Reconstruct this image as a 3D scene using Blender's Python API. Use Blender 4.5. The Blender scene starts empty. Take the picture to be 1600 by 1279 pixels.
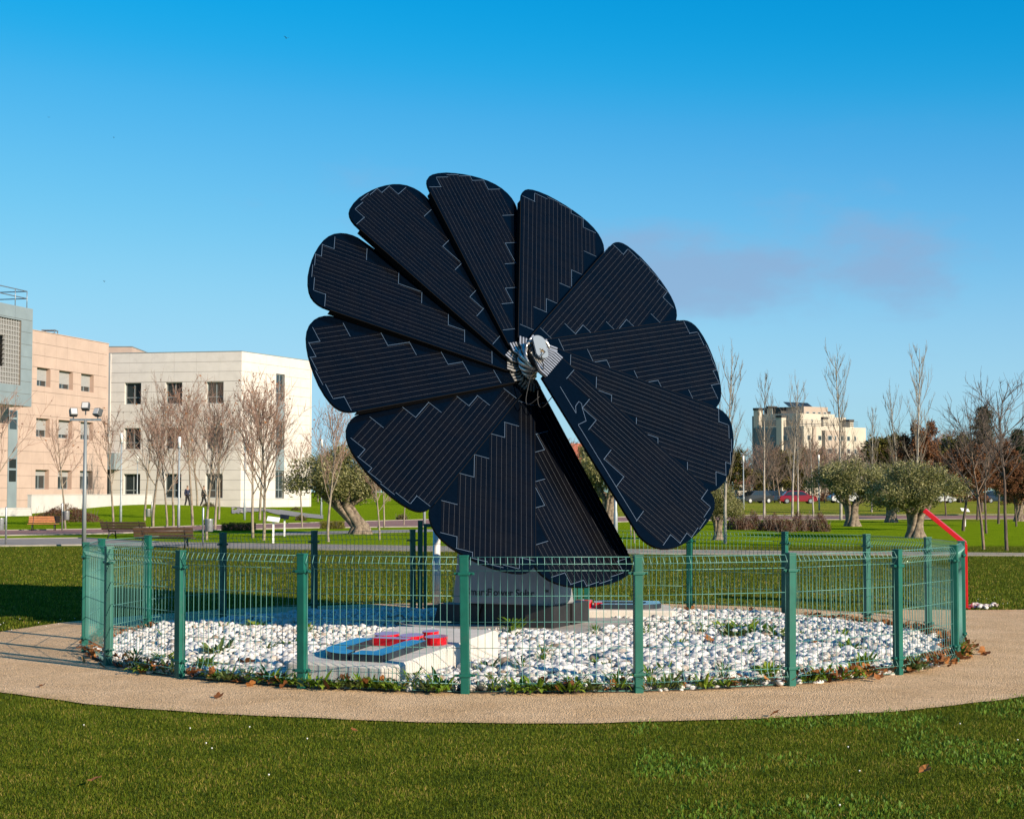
import bpy, bmesh, math, random
import numpy as np
from mathutils import Matrix, Vector

scene = bpy.context.scene
col = scene.collection
R = math.radians

# ------------------------------------------------------------------ camera
FPX, CAMZ = 2530.0, 1.484            # focal length in photo pixels, eye height
PITCH = math.atan((768 - 639.5) / FPX)
cam_d = bpy.data.cameras.new('camera')
cam = bpy.data.objects.new('camera', cam_d)
col.objects.link(cam)
cam.location = (0, 0, CAMZ)
cam.rotation_euler = (math.pi / 2 + PITCH, 0, 0)
cam_d.sensor_width = 36
cam_d.lens = FPX / 1600 * 36
cam_d.clip_start = 0.1
cam_d.clip_end = 6000
scene.camera = cam

# ------------------------------------------------------------------ sky, sun
SUN_EL, SUN_AZ = R(21.5), R(49.5)      # azimuth to the right of straight behind the camera
world = bpy.data.worlds.new('World')
scene.world = world
world.use_nodes = True
wn, wl = world.node_tree.nodes, world.node_tree.links
wn.clear()
w_out = wn.new('ShaderNodeOutputWorld')
w_bg = wn.new('ShaderNodeBackground')
w_sky = wn.new('ShaderNodeTexSky')
w_sky.sky_type = 'NISHITA'
w_sky.sun_disc = False
w_sky.sun_elevation = SUN_EL
w_sky.sun_rotation = math.pi - SUN_AZ
w_sky.altitude = 600
w_sky.air_density = 1.0
w_sky.dust_density = 0.25
w_sky.ozone_density = 3.0
# the camera's colour response for the sky, the same for every direction (tone curve per channel)
GAIN = 2 ** 0.75
w_in = wn.new('ShaderNodeVectorMath')
w_in.operation = 'SCALE'
w_in.inputs['Scale'].default_value = 0.12
w_cv = wn.new('ShaderNodeRGBCurve')
for ci, pts in enumerate(([(0, 0), (0.044, 0.004), (0.058, 0.017), (0.068, 0.038), (0.080, 0.068), (0.144, 0.165), (0.28, 0.30), (0.6, 0.40), (1, 0.44)],
                          [(0, 0), (0.26, 0.325), (0.31, 0.385), (0.345, 0.418), (0.40, 0.475), (0.55, 0.60), (0.70, 0.675), (1, 0.72)],
                          [(0, 0), (0.53, 0.745), (0.68, 0.845), (0.88, 0.905), (1, 0.925)])):
    cu = w_cv.mapping.curves[ci]
    cu.points[0].location = (pts[0][0], pts[0][1] / GAIN)
    cu.points[1].location = (pts[-1][0], pts[-1][1] / GAIN)
    for a, b_ in pts[1:-1]:
        cu.points.new(a, b_ / GAIN)
    for q_ in cu.points:
        q_.handle_type = 'AUTO_CLAMPED'
w_cv.mapping.update()
w_hs = wn.new('ShaderNodeVectorMath')
w_hs.operation = 'SCALE'
w_hs.inputs['Scale'].default_value = 1 / 0.12
w_sat = wn.new('ShaderNodeHueSaturation')
w_sat.inputs['Saturation'].default_value = 1.35
w_sat.inputs['Hue'].default_value = 0.485
wl.new(w_sky.outputs[0], w_sat.inputs['Color'])
wl.new(w_sat.outputs[0], w_in.inputs[0])
wl.new(w_in.outputs[0], w_cv.inputs['Color'])
wl.new(w_cv.outputs[0], w_hs.inputs[0])
# thin clouds, low over the horizon all the way round
w_tc = wn.new('ShaderNodeTexCoord')
w_map = wn.new('ShaderNodeMapping')
w_map.inputs['Location'].default_value = (44.00526, 21.20599, 33.11928)
w_map.inputs['Scale'].default_value = (4.6, 4.6, 10.0)
w_noise = wn.new('ShaderNodeTexNoise')
w_noise.inputs['Scale'].default_value = 1.0
w_noise.inputs['Detail'].default_value = 6.0
w_noise.inputs['Roughness'].default_value = 0.56
w_ramp = wn.new('ShaderNodeMapRange')
w_ramp.interpolation_type = 'SMOOTHSTEP'
w_ramp.inputs['From Min'].default_value = 0.57
w_ramp.inputs['From Max'].default_value = 0.74
w_sep = wn.new('ShaderNodeSeparateXYZ')
w_band = wn.new('ShaderNodeMapRange')
w_band.interpolation_type = 'SMOOTHSTEP'
w_band.inputs['From Min'].default_value = 0.235
w_band.inputs['From Max'].default_value = 0.14
w_band.inputs['To Min'].default_value = 0.0
w_band.inputs['To Max'].default_value = 1.0
w_mul = wn.new('ShaderNodeMath')
w_mul.operation = 'MULTIPLY'
w_mul2 = wn.new('ShaderNodeMath')
w_mul2.operation = 'MULTIPLY'
w_mul2.inputs[1].default_value = 0.72
w_mix = wn.new('ShaderNodeMix')
w_mix.data_type = 'RGBA'
wl.new(w_tc.outputs['Generated'], w_map.inputs[0])
wl.new(w_map.outputs[0], w_noise.inputs['Vector'])
wl.new(w_noise.outputs['Fac'], w_ramp.inputs['Value'])
wl.new(w_tc.outputs['Generated'], w_sep.inputs[0])
wl.new(w_sep.outputs['Z'], w_band.inputs['Value'])
wl.new(w_ramp.outputs[0], w_mul.inputs[0])
wl.new(w_band.outputs[0], w_mul.inputs[1])
wl.new(w_mul.outputs[0], w_mul2.inputs[0])
wl.new(w_mul2.outputs[0], w_mix.inputs['Factor'])
wl.new(w_hs.outputs[0], w_mix.inputs['A'])
w_mix.inputs['B'].default_value = (1.42, 2.08, 3.2, 1)
wl.new(w_mix.outputs['Result'], w_bg.inputs['Color'])
w_bg.inputs['Strength'].default_value = 0.12
wl.new(w_bg.outputs[0], w_out.inputs[0])

sun_d = bpy.data.lights.new('sun', 'SUN')
sun_d.energy = 5.0
sun_d.angle = R(0.5)
sun_d.color = (1.0, 0.85, 0.66)
sun = bpy.data.objects.new('sun', sun_d)
col.objects.link(sun)
TO_SUN = Vector((math.sin(SUN_AZ) * math.cos(SUN_EL), -math.cos(SUN_AZ) * math.cos(SUN_EL), math.sin(SUN_EL)))
sun.rotation_euler = TO_SUN.to_track_quat('Z', 'Y').to_euler()
sun.location = (20, -20, 30)

scene.view_settings.view_transform = 'Standard'
scene.view_settings.look = 'None'
scene.view_settings.gamma = 1
scene.view_settings.exposure = 0.75
scene.render.engine = 'CYCLES'
scene.cycles.max_bounces = 6
scene.cycles.transparent_max_bounces = 8

# ------------------------------------------------------------------ measuring helpers
CP, SP = math.cos(PITCH), math.sin(PITCH)
def ray(px, py):
    dx, dy = (px - 800) / FPX, -(py - 639.5) / FPX
    return np.array([dx, CP - dy * SP, SP + dy * CP])
def gp(px, py, z=0.0):
    r = ray(px, py)
    t = (z - CAMZ) / r[2]
    return Vector((r[0] * t, r[1] * t, z))
def at(px, py, d):
    r = ray(px, py)
    t = d / r[1]
    return Vector((r[0] * t, d, CAMZ + r[2] * t))
def sm(a, b, x):
    t = min(1, max(0, (x - a) / (b - a)))
    return t * t * (3 - 2 * t)
def gz(x, y):
    """height of the lawn: flat, with a low bank in front of the left buildings"""
    return 0.5 * math.exp(-((x + 27) / 8.5) ** 2 - ((y - 112) / 14) ** 2) + 0.16 * sm(85, 125, y)

def base_at(px, py):
    """where the sight line through a pixel meets the lawn"""
    q = gp(px, py)
    for _ in range(6):
        q = gp(px, py, gz(q.x, q.y))
    return Vector((q.x, q.y, gz(q.x, q.y) - 0.01))

# ------------------------------------------------------------------ materials
MATS = {}
def nt(name):
    m = bpy.data.materials.new(name)
    m.use_nodes = True
    n = m.node_tree.nodes
    return m, n, m.node_tree.links, n['Principled BSDF']
def pbr(name, c, rough=0.6, metal=0.0, var=0.0, scale=8.0, bump=0.0, bscale=60.0, spec=0.5, coat=0.0, c2=None, detail=4.0, dirt=None):
    """plain paint/stone/metal with noise variation, fine relief and optional shaped dirt"""
    if name in MATS:
        return MATS[name]
    m, n, l, b = nt(name)
    b.inputs['Roughness'].default_value = rough
    b.inputs['Metallic'].default_value = metal
    b.inputs['Specular IOR Level'].default_value = spec
    b.inputs['Coat Weight'].default_value = coat
    b.inputs['Coat Roughness'].default_value = 0.06
    tc = n.new('ShaderNodeTexCoord')
    geo = n.new('ShaderNodeNewGeometry')
    if var or c2:
        tx = n.new('ShaderNodeTexNoise')
        tx.inputs['Scale'].default_value = scale
        tx.inputs['Detail'].default_value = detail
        l.new(geo.outputs['Position'], tx.inputs['Vector'])
        rp = n.new('ShaderNodeValToRGB')
        lo = c2 or tuple(max(0, v * (1 - var)) for v in c)
        hi = c if c2 else tuple(min(1, v * (1 + var)) for v in c)
        rp.color_ramp.elements[0].position = 0.32
        rp.color_ramp.elements[1].position = 0.68
        rp.color_ramp.elements[0].color = (*lo, 1)
        rp.color_ramp.elements[1].color = (*hi, 1)
        l.new(tx.outputs['Fac'], rp.inputs['Fac'])
        out = rp.outputs['Color']
        if dirt:
            dn = n.new('ShaderNodeTexNoise')
            dn.inputs['Scale'].default_value = dirt[1]
            dn.inputs['Detail'].default_value = 8
            dn.inputs['Roughness'].default_value = 0.7
            l.new(geo.outputs['Position'], dn.inputs['Vector'])
            mr = n.new('ShaderNodeMapRange')
            mr.inputs['From Min'].default_value = 0.55
            mr.inputs['From Max'].default_value = 0.72
            mr.inputs['To Max'].default_value = dirt[2]
            l.new(dn.outputs['Fac'], mr.inputs['Value'])
            mx = n.new('ShaderNodeMix')
            mx.data_type = 'RGBA'
            l.new(mr.outputs[0], mx.inputs['Factor'])
            l.new(out, mx.inputs['A'])
            mx.inputs['B'].default_value = (*dirt[0], 1)
            out = mx.outputs['Result']
        l.new(out, b.inputs['Base Color'])
    else:
        b.inputs['Base Color'].default_value = (*c, 1)
    if bump:
        bn = n.new('ShaderNodeTexNoise')
        bn.inputs['Scale'].default_value = bscale
        bn.inputs['Detail'].default_value = 3
        l.new(geo.outputs['Position'], bn.inputs['Vector'])
        bp = n.new('ShaderNodeBump')
        bp.inputs['Strength'].default_value = bump
        bp.inputs['Distance'].default_value = 0.02
        l.new(bn.outputs['Fac'], bp.inputs['Height'])
        l.new(bp.outputs[0], b.inputs['Normal'])
    MATS[name] = m
    return m
def leafmat(name, stops, rough=0.6, trans=0.25, patch=None):
    """foliage whose leaves differ one by one (attribute rnd), a little light passing through"""
    m, n, l, b = nt(name)
    a = n.new('ShaderNodeAttribute')
    a.attribute_name = 'rnd'
    rp = n.new('ShaderNodeValToRGB')
    el = rp.color_ramp.elements
    for i, (p, c) in enumerate(stops):
        e = el[i] if i < 2 else el.new(p)
        e.position = p
        e.color = (*c, 1)
    fac = a.outputs['Fac']
    if patch:
        geo = n.new('ShaderNodeNewGeometry')
        tx = n.new('ShaderNodeTexNoise')
        tx.inputs['Scale'].default_value = patch[0]
        tx.inputs['Detail'].default_value = 3
        l.new(geo.outputs['Position'], tx.inputs['Vector'])
        ma = n.new('ShaderNodeMath')
        ma.operation = 'MULTIPLY_ADD'
        l.new(tx.outputs['Fac'], ma.inputs[0])
        ma.inputs[1].default_value = patch[1]
        ma.inputs[2].default_value = -0.5 * patch[1]
        ad = n.new('ShaderNodeMath')
        ad.operation = 'ADD'
        l.new(fac, ad.inputs[0])
        l.new(ma.outputs[0], ad.inputs[1])
        fac = ad.outputs[0]
    l.new(fac, rp.inputs['Fac'])
    l.new(rp.outputs['Color'], b.inputs['Base Color'])
    b.inputs['Roughness'].default_value = rough
    b.inputs['Specular IOR Level'].default_value = 0.16
    tr = n.new('ShaderNodeBsdfTranslucent')
    l.new(rp.outputs['Color'], tr.inputs['Color'])
    mx = n.new('ShaderNodeMixShader')
    mx.inputs[0].default_value = trans
    l.new(b.outputs[0], mx.inputs[1])
    l.new(tr.outputs[0], mx.inputs[2])
    l.new(mx.outputs[0], n['Material Output'].inputs[0])
    MATS[name] = m
    return m

# ------------------------------------------------------------------ mesh helpers
class MB:
    """collects faces; build() links them as ONE mesh object"""
    def __init__(s):
        s.v, s.f, s.sm = [], [], []
    def add(s, vs, fs, smooth=False):
        o = len(s.v)
        s.v.extend(tuple(v) for v in vs)
        s.f.extend(tuple(i + o for i in f) for f in fs)
        s.sm.extend([smooth] * len(fs))
        return s
    def box(s, c, size, M=None):
        x, y, z = (d / 2 for d in size)
        vs = [Vector((a * x, b * y, e * z)) for e in (-1, 1) for b in (-1, 1) for a in (-1, 1)]
        if M is not None:
            vs = [M @ v for v in vs]
        vs = [v + Vector(c) for v in vs]
        return s.add(vs, [(0, 2, 3, 1), (4, 5, 7, 6), (0, 1, 5, 4), (2, 6, 7, 3), (0, 4, 6, 2), (1, 3, 7, 5)])
    def bbox(s, c, size, bev=0.01, M=None):
        """box with bevelled edges"""
        bm = bmesh.new()
        bmesh.ops.create_cube(bm, size=1)
        for v in bm.verts:
            v.co = Vector((v.co.x * size[0], v.co.y * size[1], v.co.z * size[2]))
        bmesh.ops.bevel(bm, geom=bm.edges[:], offset=bev, segments=2, affect='EDGES', profile=0.7)
        bm.verts.index_update()
        vs = [(M @ v.co if M is not None else v.co) + Vector(c) for v in bm.verts]
        s.add(vs, [[v.index for v in f.verts] for f in bm.faces])
        bm.free()
        return s
    def span(s, x0, x1, y0, y1, z0, z1):
        return s.box(((x0 + x1) / 2, (y0 + y1) / 2, (z0 + z1) / 2), (x1 - x0, y1 - y0, z1 - z0))
    def prism(s, poly, lo, hi, fr=None, smooth_side=False):
        """poly of (a, b); lo, hi along the third axis; fr maps (a, b, h) to a point"""
        fr = fr or (lambda a, b, h: (a, b, h))
        n = len(poly)
        lof = lo if callable(lo) else (lambda a, b: lo)
        hif = hi if callable(hi) else (lambda a, b: hi)
        vs = [fr(a, b, lof(a, b)) for a, b in poly] + [fr(a, b, hif(a, b)) for a, b in poly]
        s.add(vs, [tuple(range(n))[::-1], tuple(range(n, 2 * n))])
        o = len(s.v) - 2 * n
        for i in range(n):
            j = (i + 1) % n
            s.f.append((o + i, o + j, o + n + j, o + n + i))
            s.sm.append(smooth_side)
        return s
    def tube(s, pts, rad, n=6, cap=True, smooth=True):
        pts = [Vector(p) for p in pts]
        k = len(pts)
        rad = rad if hasattr(rad, '__len__') else [rad] * k
        o = len(s.v)
        up = None
        for i, p in enumerate(pts):
            d = (pts[min(i + 1, k - 1)] - pts[max(i - 1, 0)]).normalized()
            if up is None:
                up = Vector((0, 0, 1)) if abs(d.z) < 0.9 else Vector((1, 0, 0))
            a = d.cross(up)
            if a.length < 1e-6:
                a = d.orthogonal()
            a.normalize()
            b = d.cross(a)
            for j in range(n):
                t = 2 * math.pi * (j + 0.5) / n
                s.v.append(tuple(p + (a * math.cos(t) + b * math.sin(t)) * rad[i]))
        for i in range(k - 1):
            for j in range(n):
                j2 = (j + 1) % n
                s.f.append((o + i * n + j, o + i * n + j2, o + (i + 1) * n + j2, o + (i + 1) * n + j))
                s.sm.append(smooth)
        if cap:
            s.f.append(tuple(o + j for j in range(n))[::-1])
            s.f.append(tuple(o + (k - 1) * n + j for j in range(n)))
            s.sm += [False, False]
        return s
    def lathe(s, prof, c=(0, 0, 0), n=20, smooth=True):
        """prof of (radius, z)"""
        o = len(s.v)
        for r, z in prof:
            for j in range(n):
                t = 2 * math.pi * j / n
                s.v.append((c[0] + r * math.cos(t), c[1] + r * math.sin(t), c[2] + z))
        for i in range(len(prof) - 1):
            for j in range(n):
                j2 = (j + 1) % n
                s.f.append((o + i * n + j, o + i * n + j2, o + (i + 1) * n + j2, o + (i + 1) * n + j))
                s.sm.append(smooth)
        s.f.append(tuple(o + j for j in range(n))[::-1])
        s.f.append(tuple(o + (len(prof) - 1) * n + j for j in range(n)))
        s.sm += [False, False]
        return s
    def mesh(s, name, off=(0, 0, 0)):
        me = bpy.data.meshes.new(name)
        me.from_pydata([(v[0] - off[0], v[1] - off[1], v[2] - off[2]) for v in s.v], [], s.f)
        me.polygons.foreach_set('use_smooth', s.sm)
        me.update()
        return me
    def build(s, name, m, parent=None, world=False):
        off = parent.location if (world and parent is not None) else (0, 0, 0)
        me = s.mesh(name, off)
        me.materials.append(MATS[m] if isinstance(m, str) else m)
        o = bpy.data.objects.new(name, me)
        col.objects.link(o)
        o.parent = parent
        return o
def npmesh(name, V, F, m, parent=None, rnd=None, smooth=False):
    """many equal faces from numpy arrays, optional per-vertex attribute rnd"""
    me = bpy.data.meshes.new(name)
    V = np.asarray(V, np.float32).reshape(-1, 3)
    F = np.asarray(F, np.int32)
    k = F.shape[1]
    me.vertices.add(len(V))
    me.vertices.foreach_set('co', V.ravel())
    me.loops.add(F.size)
    me.loops.foreach_set('vertex_index', F.ravel())
    me.polygons.add(len(F))
    me.polygons.foreach_set('loop_start', np.arange(0, F.size, k, dtype=np.int32))
    me.polygons.foreach_set('loop_total', np.full(len(F), k, np.int32))
    me.polygons.foreach_set('use_smooth', np.full(len(F), smooth))
    me.update(calc_edges=True)
    me.validate()
    if rnd is not None:
        a = me.attributes.new('rnd', 'FLOAT', 'POINT')
        a.data.foreach_set('value', np.asarray(rnd, np.float32))
    me.materials.append(MATS[m] if isinstance(m, str) else m)
    o = bpy.data.objects.new(name, me)
    col.objects.link(o)
    o.parent = parent
    return o
def tag(o, label=None, cat=None, group=None, kind=None):
    if label: o['label'] = label
    if cat: o['category'] = cat
    if group: o['group'] = group
    if kind: o['kind'] = kind
    return o
def empty(name, loc=(0, 0, 0), rz=0.0):
    o = bpy.data.objects.new(name, None)
    o.empty_display_size = 0.2
    col.objects.link(o)
    o.location = loc
    o.rotation_euler = (0, 0, rz)
    return o
def rectsub(rects, holes):
    """rectangles (a0, a1, b0, b1) minus holes"""
    for h in holes:
        out = []
        for r in rects:
            a0, a1, b0, b1 = r
            c0, c1, d0, d1 = max(a0, h[0]), min(a1, h[1]), max(b0, h[2]), min(b1, h[3])
            if c0 >= c1 or d0 >= d1:
                out.append(r)
                continue
            if b0 < d0: out.append((a0, a1, b0, d0))
            if d1 < b1: out.append((a0, a1, d1, b1))
            if a0 < c0: out.append((a0, c0, d0, d1))
            if c1 < a1: out.append((c1, a1, d0, d1))
        rects = [q for q in out if q[1] - q[0] > 0.02 and q[3] - q[2] > 0.02]
    return rects

# materials used in several places
pbr('black_matte', (0.012, 0.012, 0.013), 0.6, var=0.3, scale=5)
pbr('dark_metal', (0.03, 0.032, 0.035), 0.45, 0.6)
pbr('galvanised', (0.34, 0.36, 0.37), 0.42, 0.7, var=0.18, scale=14)
pbr('grey_paint', (0.30, 0.34, 0.36), 0.45, 0.2, var=0.08, scale=6)
pbr('white_paint', (0.78, 0.77, 0.74), 0.5, var=0.05, scale=5)
pbr('glass_dark', (0.02, 0.028, 0.03), 0.06, spec=0.9)

# ================================================================== THE GROUND
rng = np.random.default_rng(7)
random.seed(7)
RC = Vector((0.12, 16.1, 0))         # centre of the fenced ring
RF, RP = 4.2, 5.65                   # fence radius, outer radius of the sand path

def ground_mat():
    m, n, l, b = nt('lawn')
    geo = n.new('ShaderNodeNewGeometry')
    sep = n.new('ShaderNodeSeparateXYZ')
    l.new(geo.outputs['Position'], sep.inputs[0])
    def noise(sc, det=5, ro=0.6):
        t = n.new('ShaderNodeTexNoise')
        t.inputs['Scale'].default_value = sc
        t.inputs['Detail'].default_value = det
        t.inputs['Roughness'].default_value = ro
        l.new(geo.outputs['Position'], t.inputs['Vector'])
        return t.outputs['Fac']
    def ramp(fac, stops):
        r = n.new('ShaderNodeValToRGB')
        for i, (p, c) in enumerate(stops):
            e = r.color_ramp.elements[i] if i < 2 else r.color_ramp.elements.new(p)
            e.position = p
            e.color = (*c, 1)
        l.new(fac, r.inputs['Fac'])
        return r.outputs['Color']
    def mrange(v, a, b_):
        r = n.new('ShaderNodeMapRange')
        r.interpolation_type = 'SMOOTHSTEP'
        r.inputs['From Min'].default_value = a
        r.inputs['From Max'].default_value = b_
        l.new(v, r.inputs['Value'])
        return r.outputs[0]
    def mix(f, a, b_):
        x = n.new('ShaderNodeMix')
        x.data_type = 'RGBA'
        l.new(f, x.inputs['Factor'])
        l.new(a, x.inputs['A'])
        l.new(b_, x.inputs['B'])
        return x.outputs['Result']
    def mul(a, b_):
        x = n.new('ShaderNodeMath')
        x.operation = 'MULTIPLY'
        l.new(a, x.inputs[0])
        l.new(b_, x.inputs[1])
        return x.outputs[0]
    near = ramp(noise(9), [(0.3, (0.045, 0.065, 0.006)), (0.7, (0.115, 0.125, 0.014))])
    lime = ramp(noise(1.3), [(0.3, (0.125, 0.200, 0.006)), (0.7, (0.19, 0.27, 0.010))])
    straw = ramp(noise(0.25), [(0.35, (0.15, 0.20, 0.02)), (0.65, (0.27, 0.24, 0.04))])
    c = mix(mrange(sep.outputs['Y'], 43, 46), near, lime)
    c = mix(mul(mrange(sep.outputs['Y'], 72, 100), mrange(sep.outputs['X'], -6, 4)), c, straw)
    l.new(c, b.inputs['Base Color'])
    b.inputs['Roughness'].default_value = 0.9
    b.inputs['Specular IOR Level'].default_value = 0.0
    bp = n.new('ShaderNodeBump')
    bp.inputs['Strength'].default_value = 0.8
    bp.inputs['Distance'].default_value = 0.05
    l.new(noise(28, 6, 0.75), bp.inputs['Height'])
    l.new(bp.outputs[0], b.inputs['Normal'])
    MATS['lawn'] = m
ground_mat()
xs = sorted(set(list(range(-70, 71, 2)) + [-3000, -1500, -700, -350, -180, -110, 110, 180, 350, 700, 1500, 3000]))
ys = sorted(set([-60, -20] + list(range(0, 70, 10)) + list(range(70, 160, 2)) + [180, 230, 320, 500, 900, 1800, 4000]))
V = [(x, y, gz(x, y)) for y in ys for x in xs]
nx = len(xs)
F = [(j * nx + i, j * nx + i + 1, (j + 1) * nx + i + 1, (j + 1) * nx + i) for j in range(len(ys) - 1) for i in range(nx - 1)]
tag(npmesh('ground', V, F, 'lawn', smooth=True), kind='structure')

def sandmat():
    m, n, l, b = nt('sand_path')
    geo = n.new('ShaderNodeNewGeometry')
    def noise(sc, det=4, ro=0.6):
        t = n.new('ShaderNodeTexNoise')
        t.inputs['Scale'].default_value = sc
        t.inputs['Detail'].default_value = det
        t.inputs['Roughness'].default_value = ro
        l.new(geo.outputs['Position'], t.inputs['Vector'])
        return t.outputs['Fac']
    vo = n.new('ShaderNodeTexVoronoi')
    vo.inputs['Scale'].default_value = 95
    l.new(geo.outputs['Position'], vo.inputs['Vector'])
    r1 = n.new('ShaderNodeValToRGB')
    r1.color_ramp.elements[0].position = 0.25
    r1.color_ramp.elements[1].position = 0.75
    r1.color_ramp.elements[0].color = (0.52, 0.335, 0.175, 1)
    r1.color_ramp.elements[1].color = (0.72, 0.50, 0.30, 1)
    l.new(noise(1.6, 6), r1.inputs['Fac'])
    # single grains lighter or darker
    r2 = n.new('ShaderNodeValToRGB')
    for i, (p, c) in enumerate([(0.0, 0.33), (0.3, 0.85), (0.7, 1.05), (1.0, 1.6)]):
        e = r2.color_ramp.elements[i] if i < 2 else r2.color_ramp.elements.new(p)
        e.position = p
        e.color = (c, c, c, 1)
    l.new(vo.outputs['Color'], r2.inputs['Fac'])
    mx = n.new('ShaderNodeMix')
    mx.data_type = 'RGBA'
    mx.blend_type = 'MULTIPLY'
    mx.inputs['Factor'].default_value = 1
    l.new(r1.outputs[0], mx.inputs['A'])
    l.new(r2.outputs[0], mx.inputs['B'])
    l.new(mx.outputs['Result'], b.inputs['Base Color'])
    b.inputs['Roughness'].default_value = 0.95
    b.inputs['Specular IOR Level'].default_value = 0.15
    bp = n.new('ShaderNodeBump')
    bp.inputs['Strength'].default_value = 0.9
    bp.inputs['Distance'].default_value = 0.012
    l.new(vo.outputs['Distance'], bp.inputs['Height'])
    bp2 = n.new('ShaderNodeBump')
    bp2.inputs['Strength'].default_value = 0.5
    bp2.inputs['Distance'].default_value = 0.03
    l.new(noise(5, 5), bp2.inputs['Height'])
    l.new(bp.outputs[0], bp2.inputs['Normal'])
    l.new(bp2.outputs[0], b.inputs['Normal'])
    MATS['sand_path'] = m
sandmat()
def wob(a, k=1.0):
    return k * (0.025 * math.sin(5 * a + 1) + 0.02 * math.sin(13 * a + 2) + 0.012 * math.sin(31 * a) + 0.008 * math.sin(67 * a + 3))
b = MB()
N = 240
for i in range(N):
    a = 2 * math.pi * i / N
    r1, r2 = RF - 0.3, RP + wob(a)
    b.v.append((RC.x + r1 * math.sin(a), RC.y - r1 * math.cos(a), 0.012))
    b.v.append((RC.x + r2 * math.sin(a), RC.y - r2 * math.cos(a), 0.012))
b.f = [(2 * i, 2 * i + 1, (2 * i + 3) % (2 * N), (2 * i + 2) % (2 * N)) for i in range(N)]
# the branch that leaves to the right
o = len(b.v)
xr = [4.6 + 0.4 * i for i in range(90)]
for x in xr:
    b.v.append((x, 14.0 - 0.25 * (x - 4.6) + 0.03 * math.sin(3 * x), 0.008))
    b.v.append((x, 20.4 - 0.22 * max(0, x - 8) + 0.03 * math.sin(4 * x + 1), 0.008))
b.f += [(o + 2 * i, o + 2 * i + 2, o + 2 * i + 3, o + 2 * i + 1) for i in range(len(xr) - 1)]
b.sm = [False] * len(b.f)
tag(b.build('path', 'sand_path'), kind='structure')

pbr('soil', (0.11, 0.075, 0.045), 0.95, var=0.4, scale=20, bump=0.8, bscale=40)
b = MB()
b.lathe([(RF + 0.0, 0.004), (RF - 0.03, 0.018), (0.01, 0.022)], (RC.x, RC.y, 0), 96, False)
tag(b.build('gravel_bed_soil', 'soil'), kind='structure')

# paved strips farther off, laid 4 mm above each other
def strip(name, edge, z, m, extra=True):
    """edge: (px, top y, bottom y) read off the photograph, turned into ground points"""
    bb = MB()
    pts = []
    for (x0, t0, b0), (x1, t1, b1) in zip(edge, edge[1:]):
        k = 6
        for i in range(k):
            u = i / k
            pts.append((x0 + (x1 - x0) * u, t0 + (t1 - t0) * u, b0 + (b1 - b0) * u))
    pts.append(edge[-1])
    rows = 7
    for x, t, bt in pts:
        for k_ in range(rows):
            q = base_at(x, bt + (t - bt) * k_ / (rows - 1))
            bb.v.append((q.x, q.y, gz(q.x, q.y) + z))
    bb.f = [(rows * i + j, rows * i + rows + j, rows * i + rows + j + 1, rows * i + j + 1) for i in range(len(pts) - 1) for j in range(rows - 1)]
    bb.sm = [True] * len(bb.f)
    return tag(bb.build(name, m), kind='structure'), pts
pbr('asphalt', (0.235, 0.205, 0.18), 0.9, var=0.18, scale=3, bump=0.3, bscale=50)
pbr('red_path', (0.235, 0.115, 0.095), 0.9, var=0.2, scale=2, bump=0.2, bscale=40)
pbr('concrete_path', (0.26, 0.24, 0.215), 0.9, var=0.12, scale=2)
pbr('kerb', (0.26, 0.235, 0.205), 0.9, var=0.15, scale=3)
E1 = [(-260, 838, 855), (0, 842.5, 853.5), (130, 841, 852), (250, 848, 855), (500, 852, 859), (1000, 860, 865.5), (1180, 862, 866.6), (1600, 866, 868.6), (1900, 867.5, 870)]
E2 = [(-260, 831, 840), (0, 829, 837), (170, 826.5, 834), (300, 822, 829), (480, 817, 825), (660, 812, 823), (980, 808, 815), (1180, 806, 812), (1800, 805, 810)]
E3 = [(362, 792.5, 796.0), (385, 793.5, 798), (440, 799, 805), (505, 805, 811)]
E4 = [(425, 831.5, 836.5), (500, 830, 835), (600, 828, 832.5), (700, 826.5, 830)]
_, p1 = strip('asphalt_path', E1, 0.016, 'asphalt')
_, p2 = strip('red_path', E2, 0.012, 'red_path')
strip('concrete_path', E3, 0.03, 'concrete_path')
strip('cross_path', E4, 0.008, 'concrete_path')
# kerbs: a real step along the near edge of each path
for pts, nm in ((p1, 'kerb'), (p2, 'kerb')):
    for side in (1, 2):
        b = MB()
        pl = []
        for q in pts:
            g = gp(q[0], q[side])
            pl.append(Vector((g.x, g.y, gz(g.x, g.y))))
        dirs = [(pl[min(i + 1, len(pl) - 1)] - pl[max(i - 1, 0)]).normalized() for i in range(len(pl))]
        for p, d in zip(pl, dirs):
            nrm = Vector((d.y, -d.x, 0)) * 0.05
            for s_, h in ((-1, -0.05), (-1, 0.03), (1, 0.03), (1, -0.05)):
                b.v.append(tuple(p + nrm * s_ + Vector((0, 0, h + 0.01))))
        for i in range(len(pl) - 1):
            for j in range(4):
                j2 = (j + 1) % 4
                b.f.append((4 * i + j, 4 * i + j2, 4 * i + 4 + j2, 4 * i + 4 + j))
                b.sm.append(False)
        tag(b.build(nm, 'kerb'), kind='structure')

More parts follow.
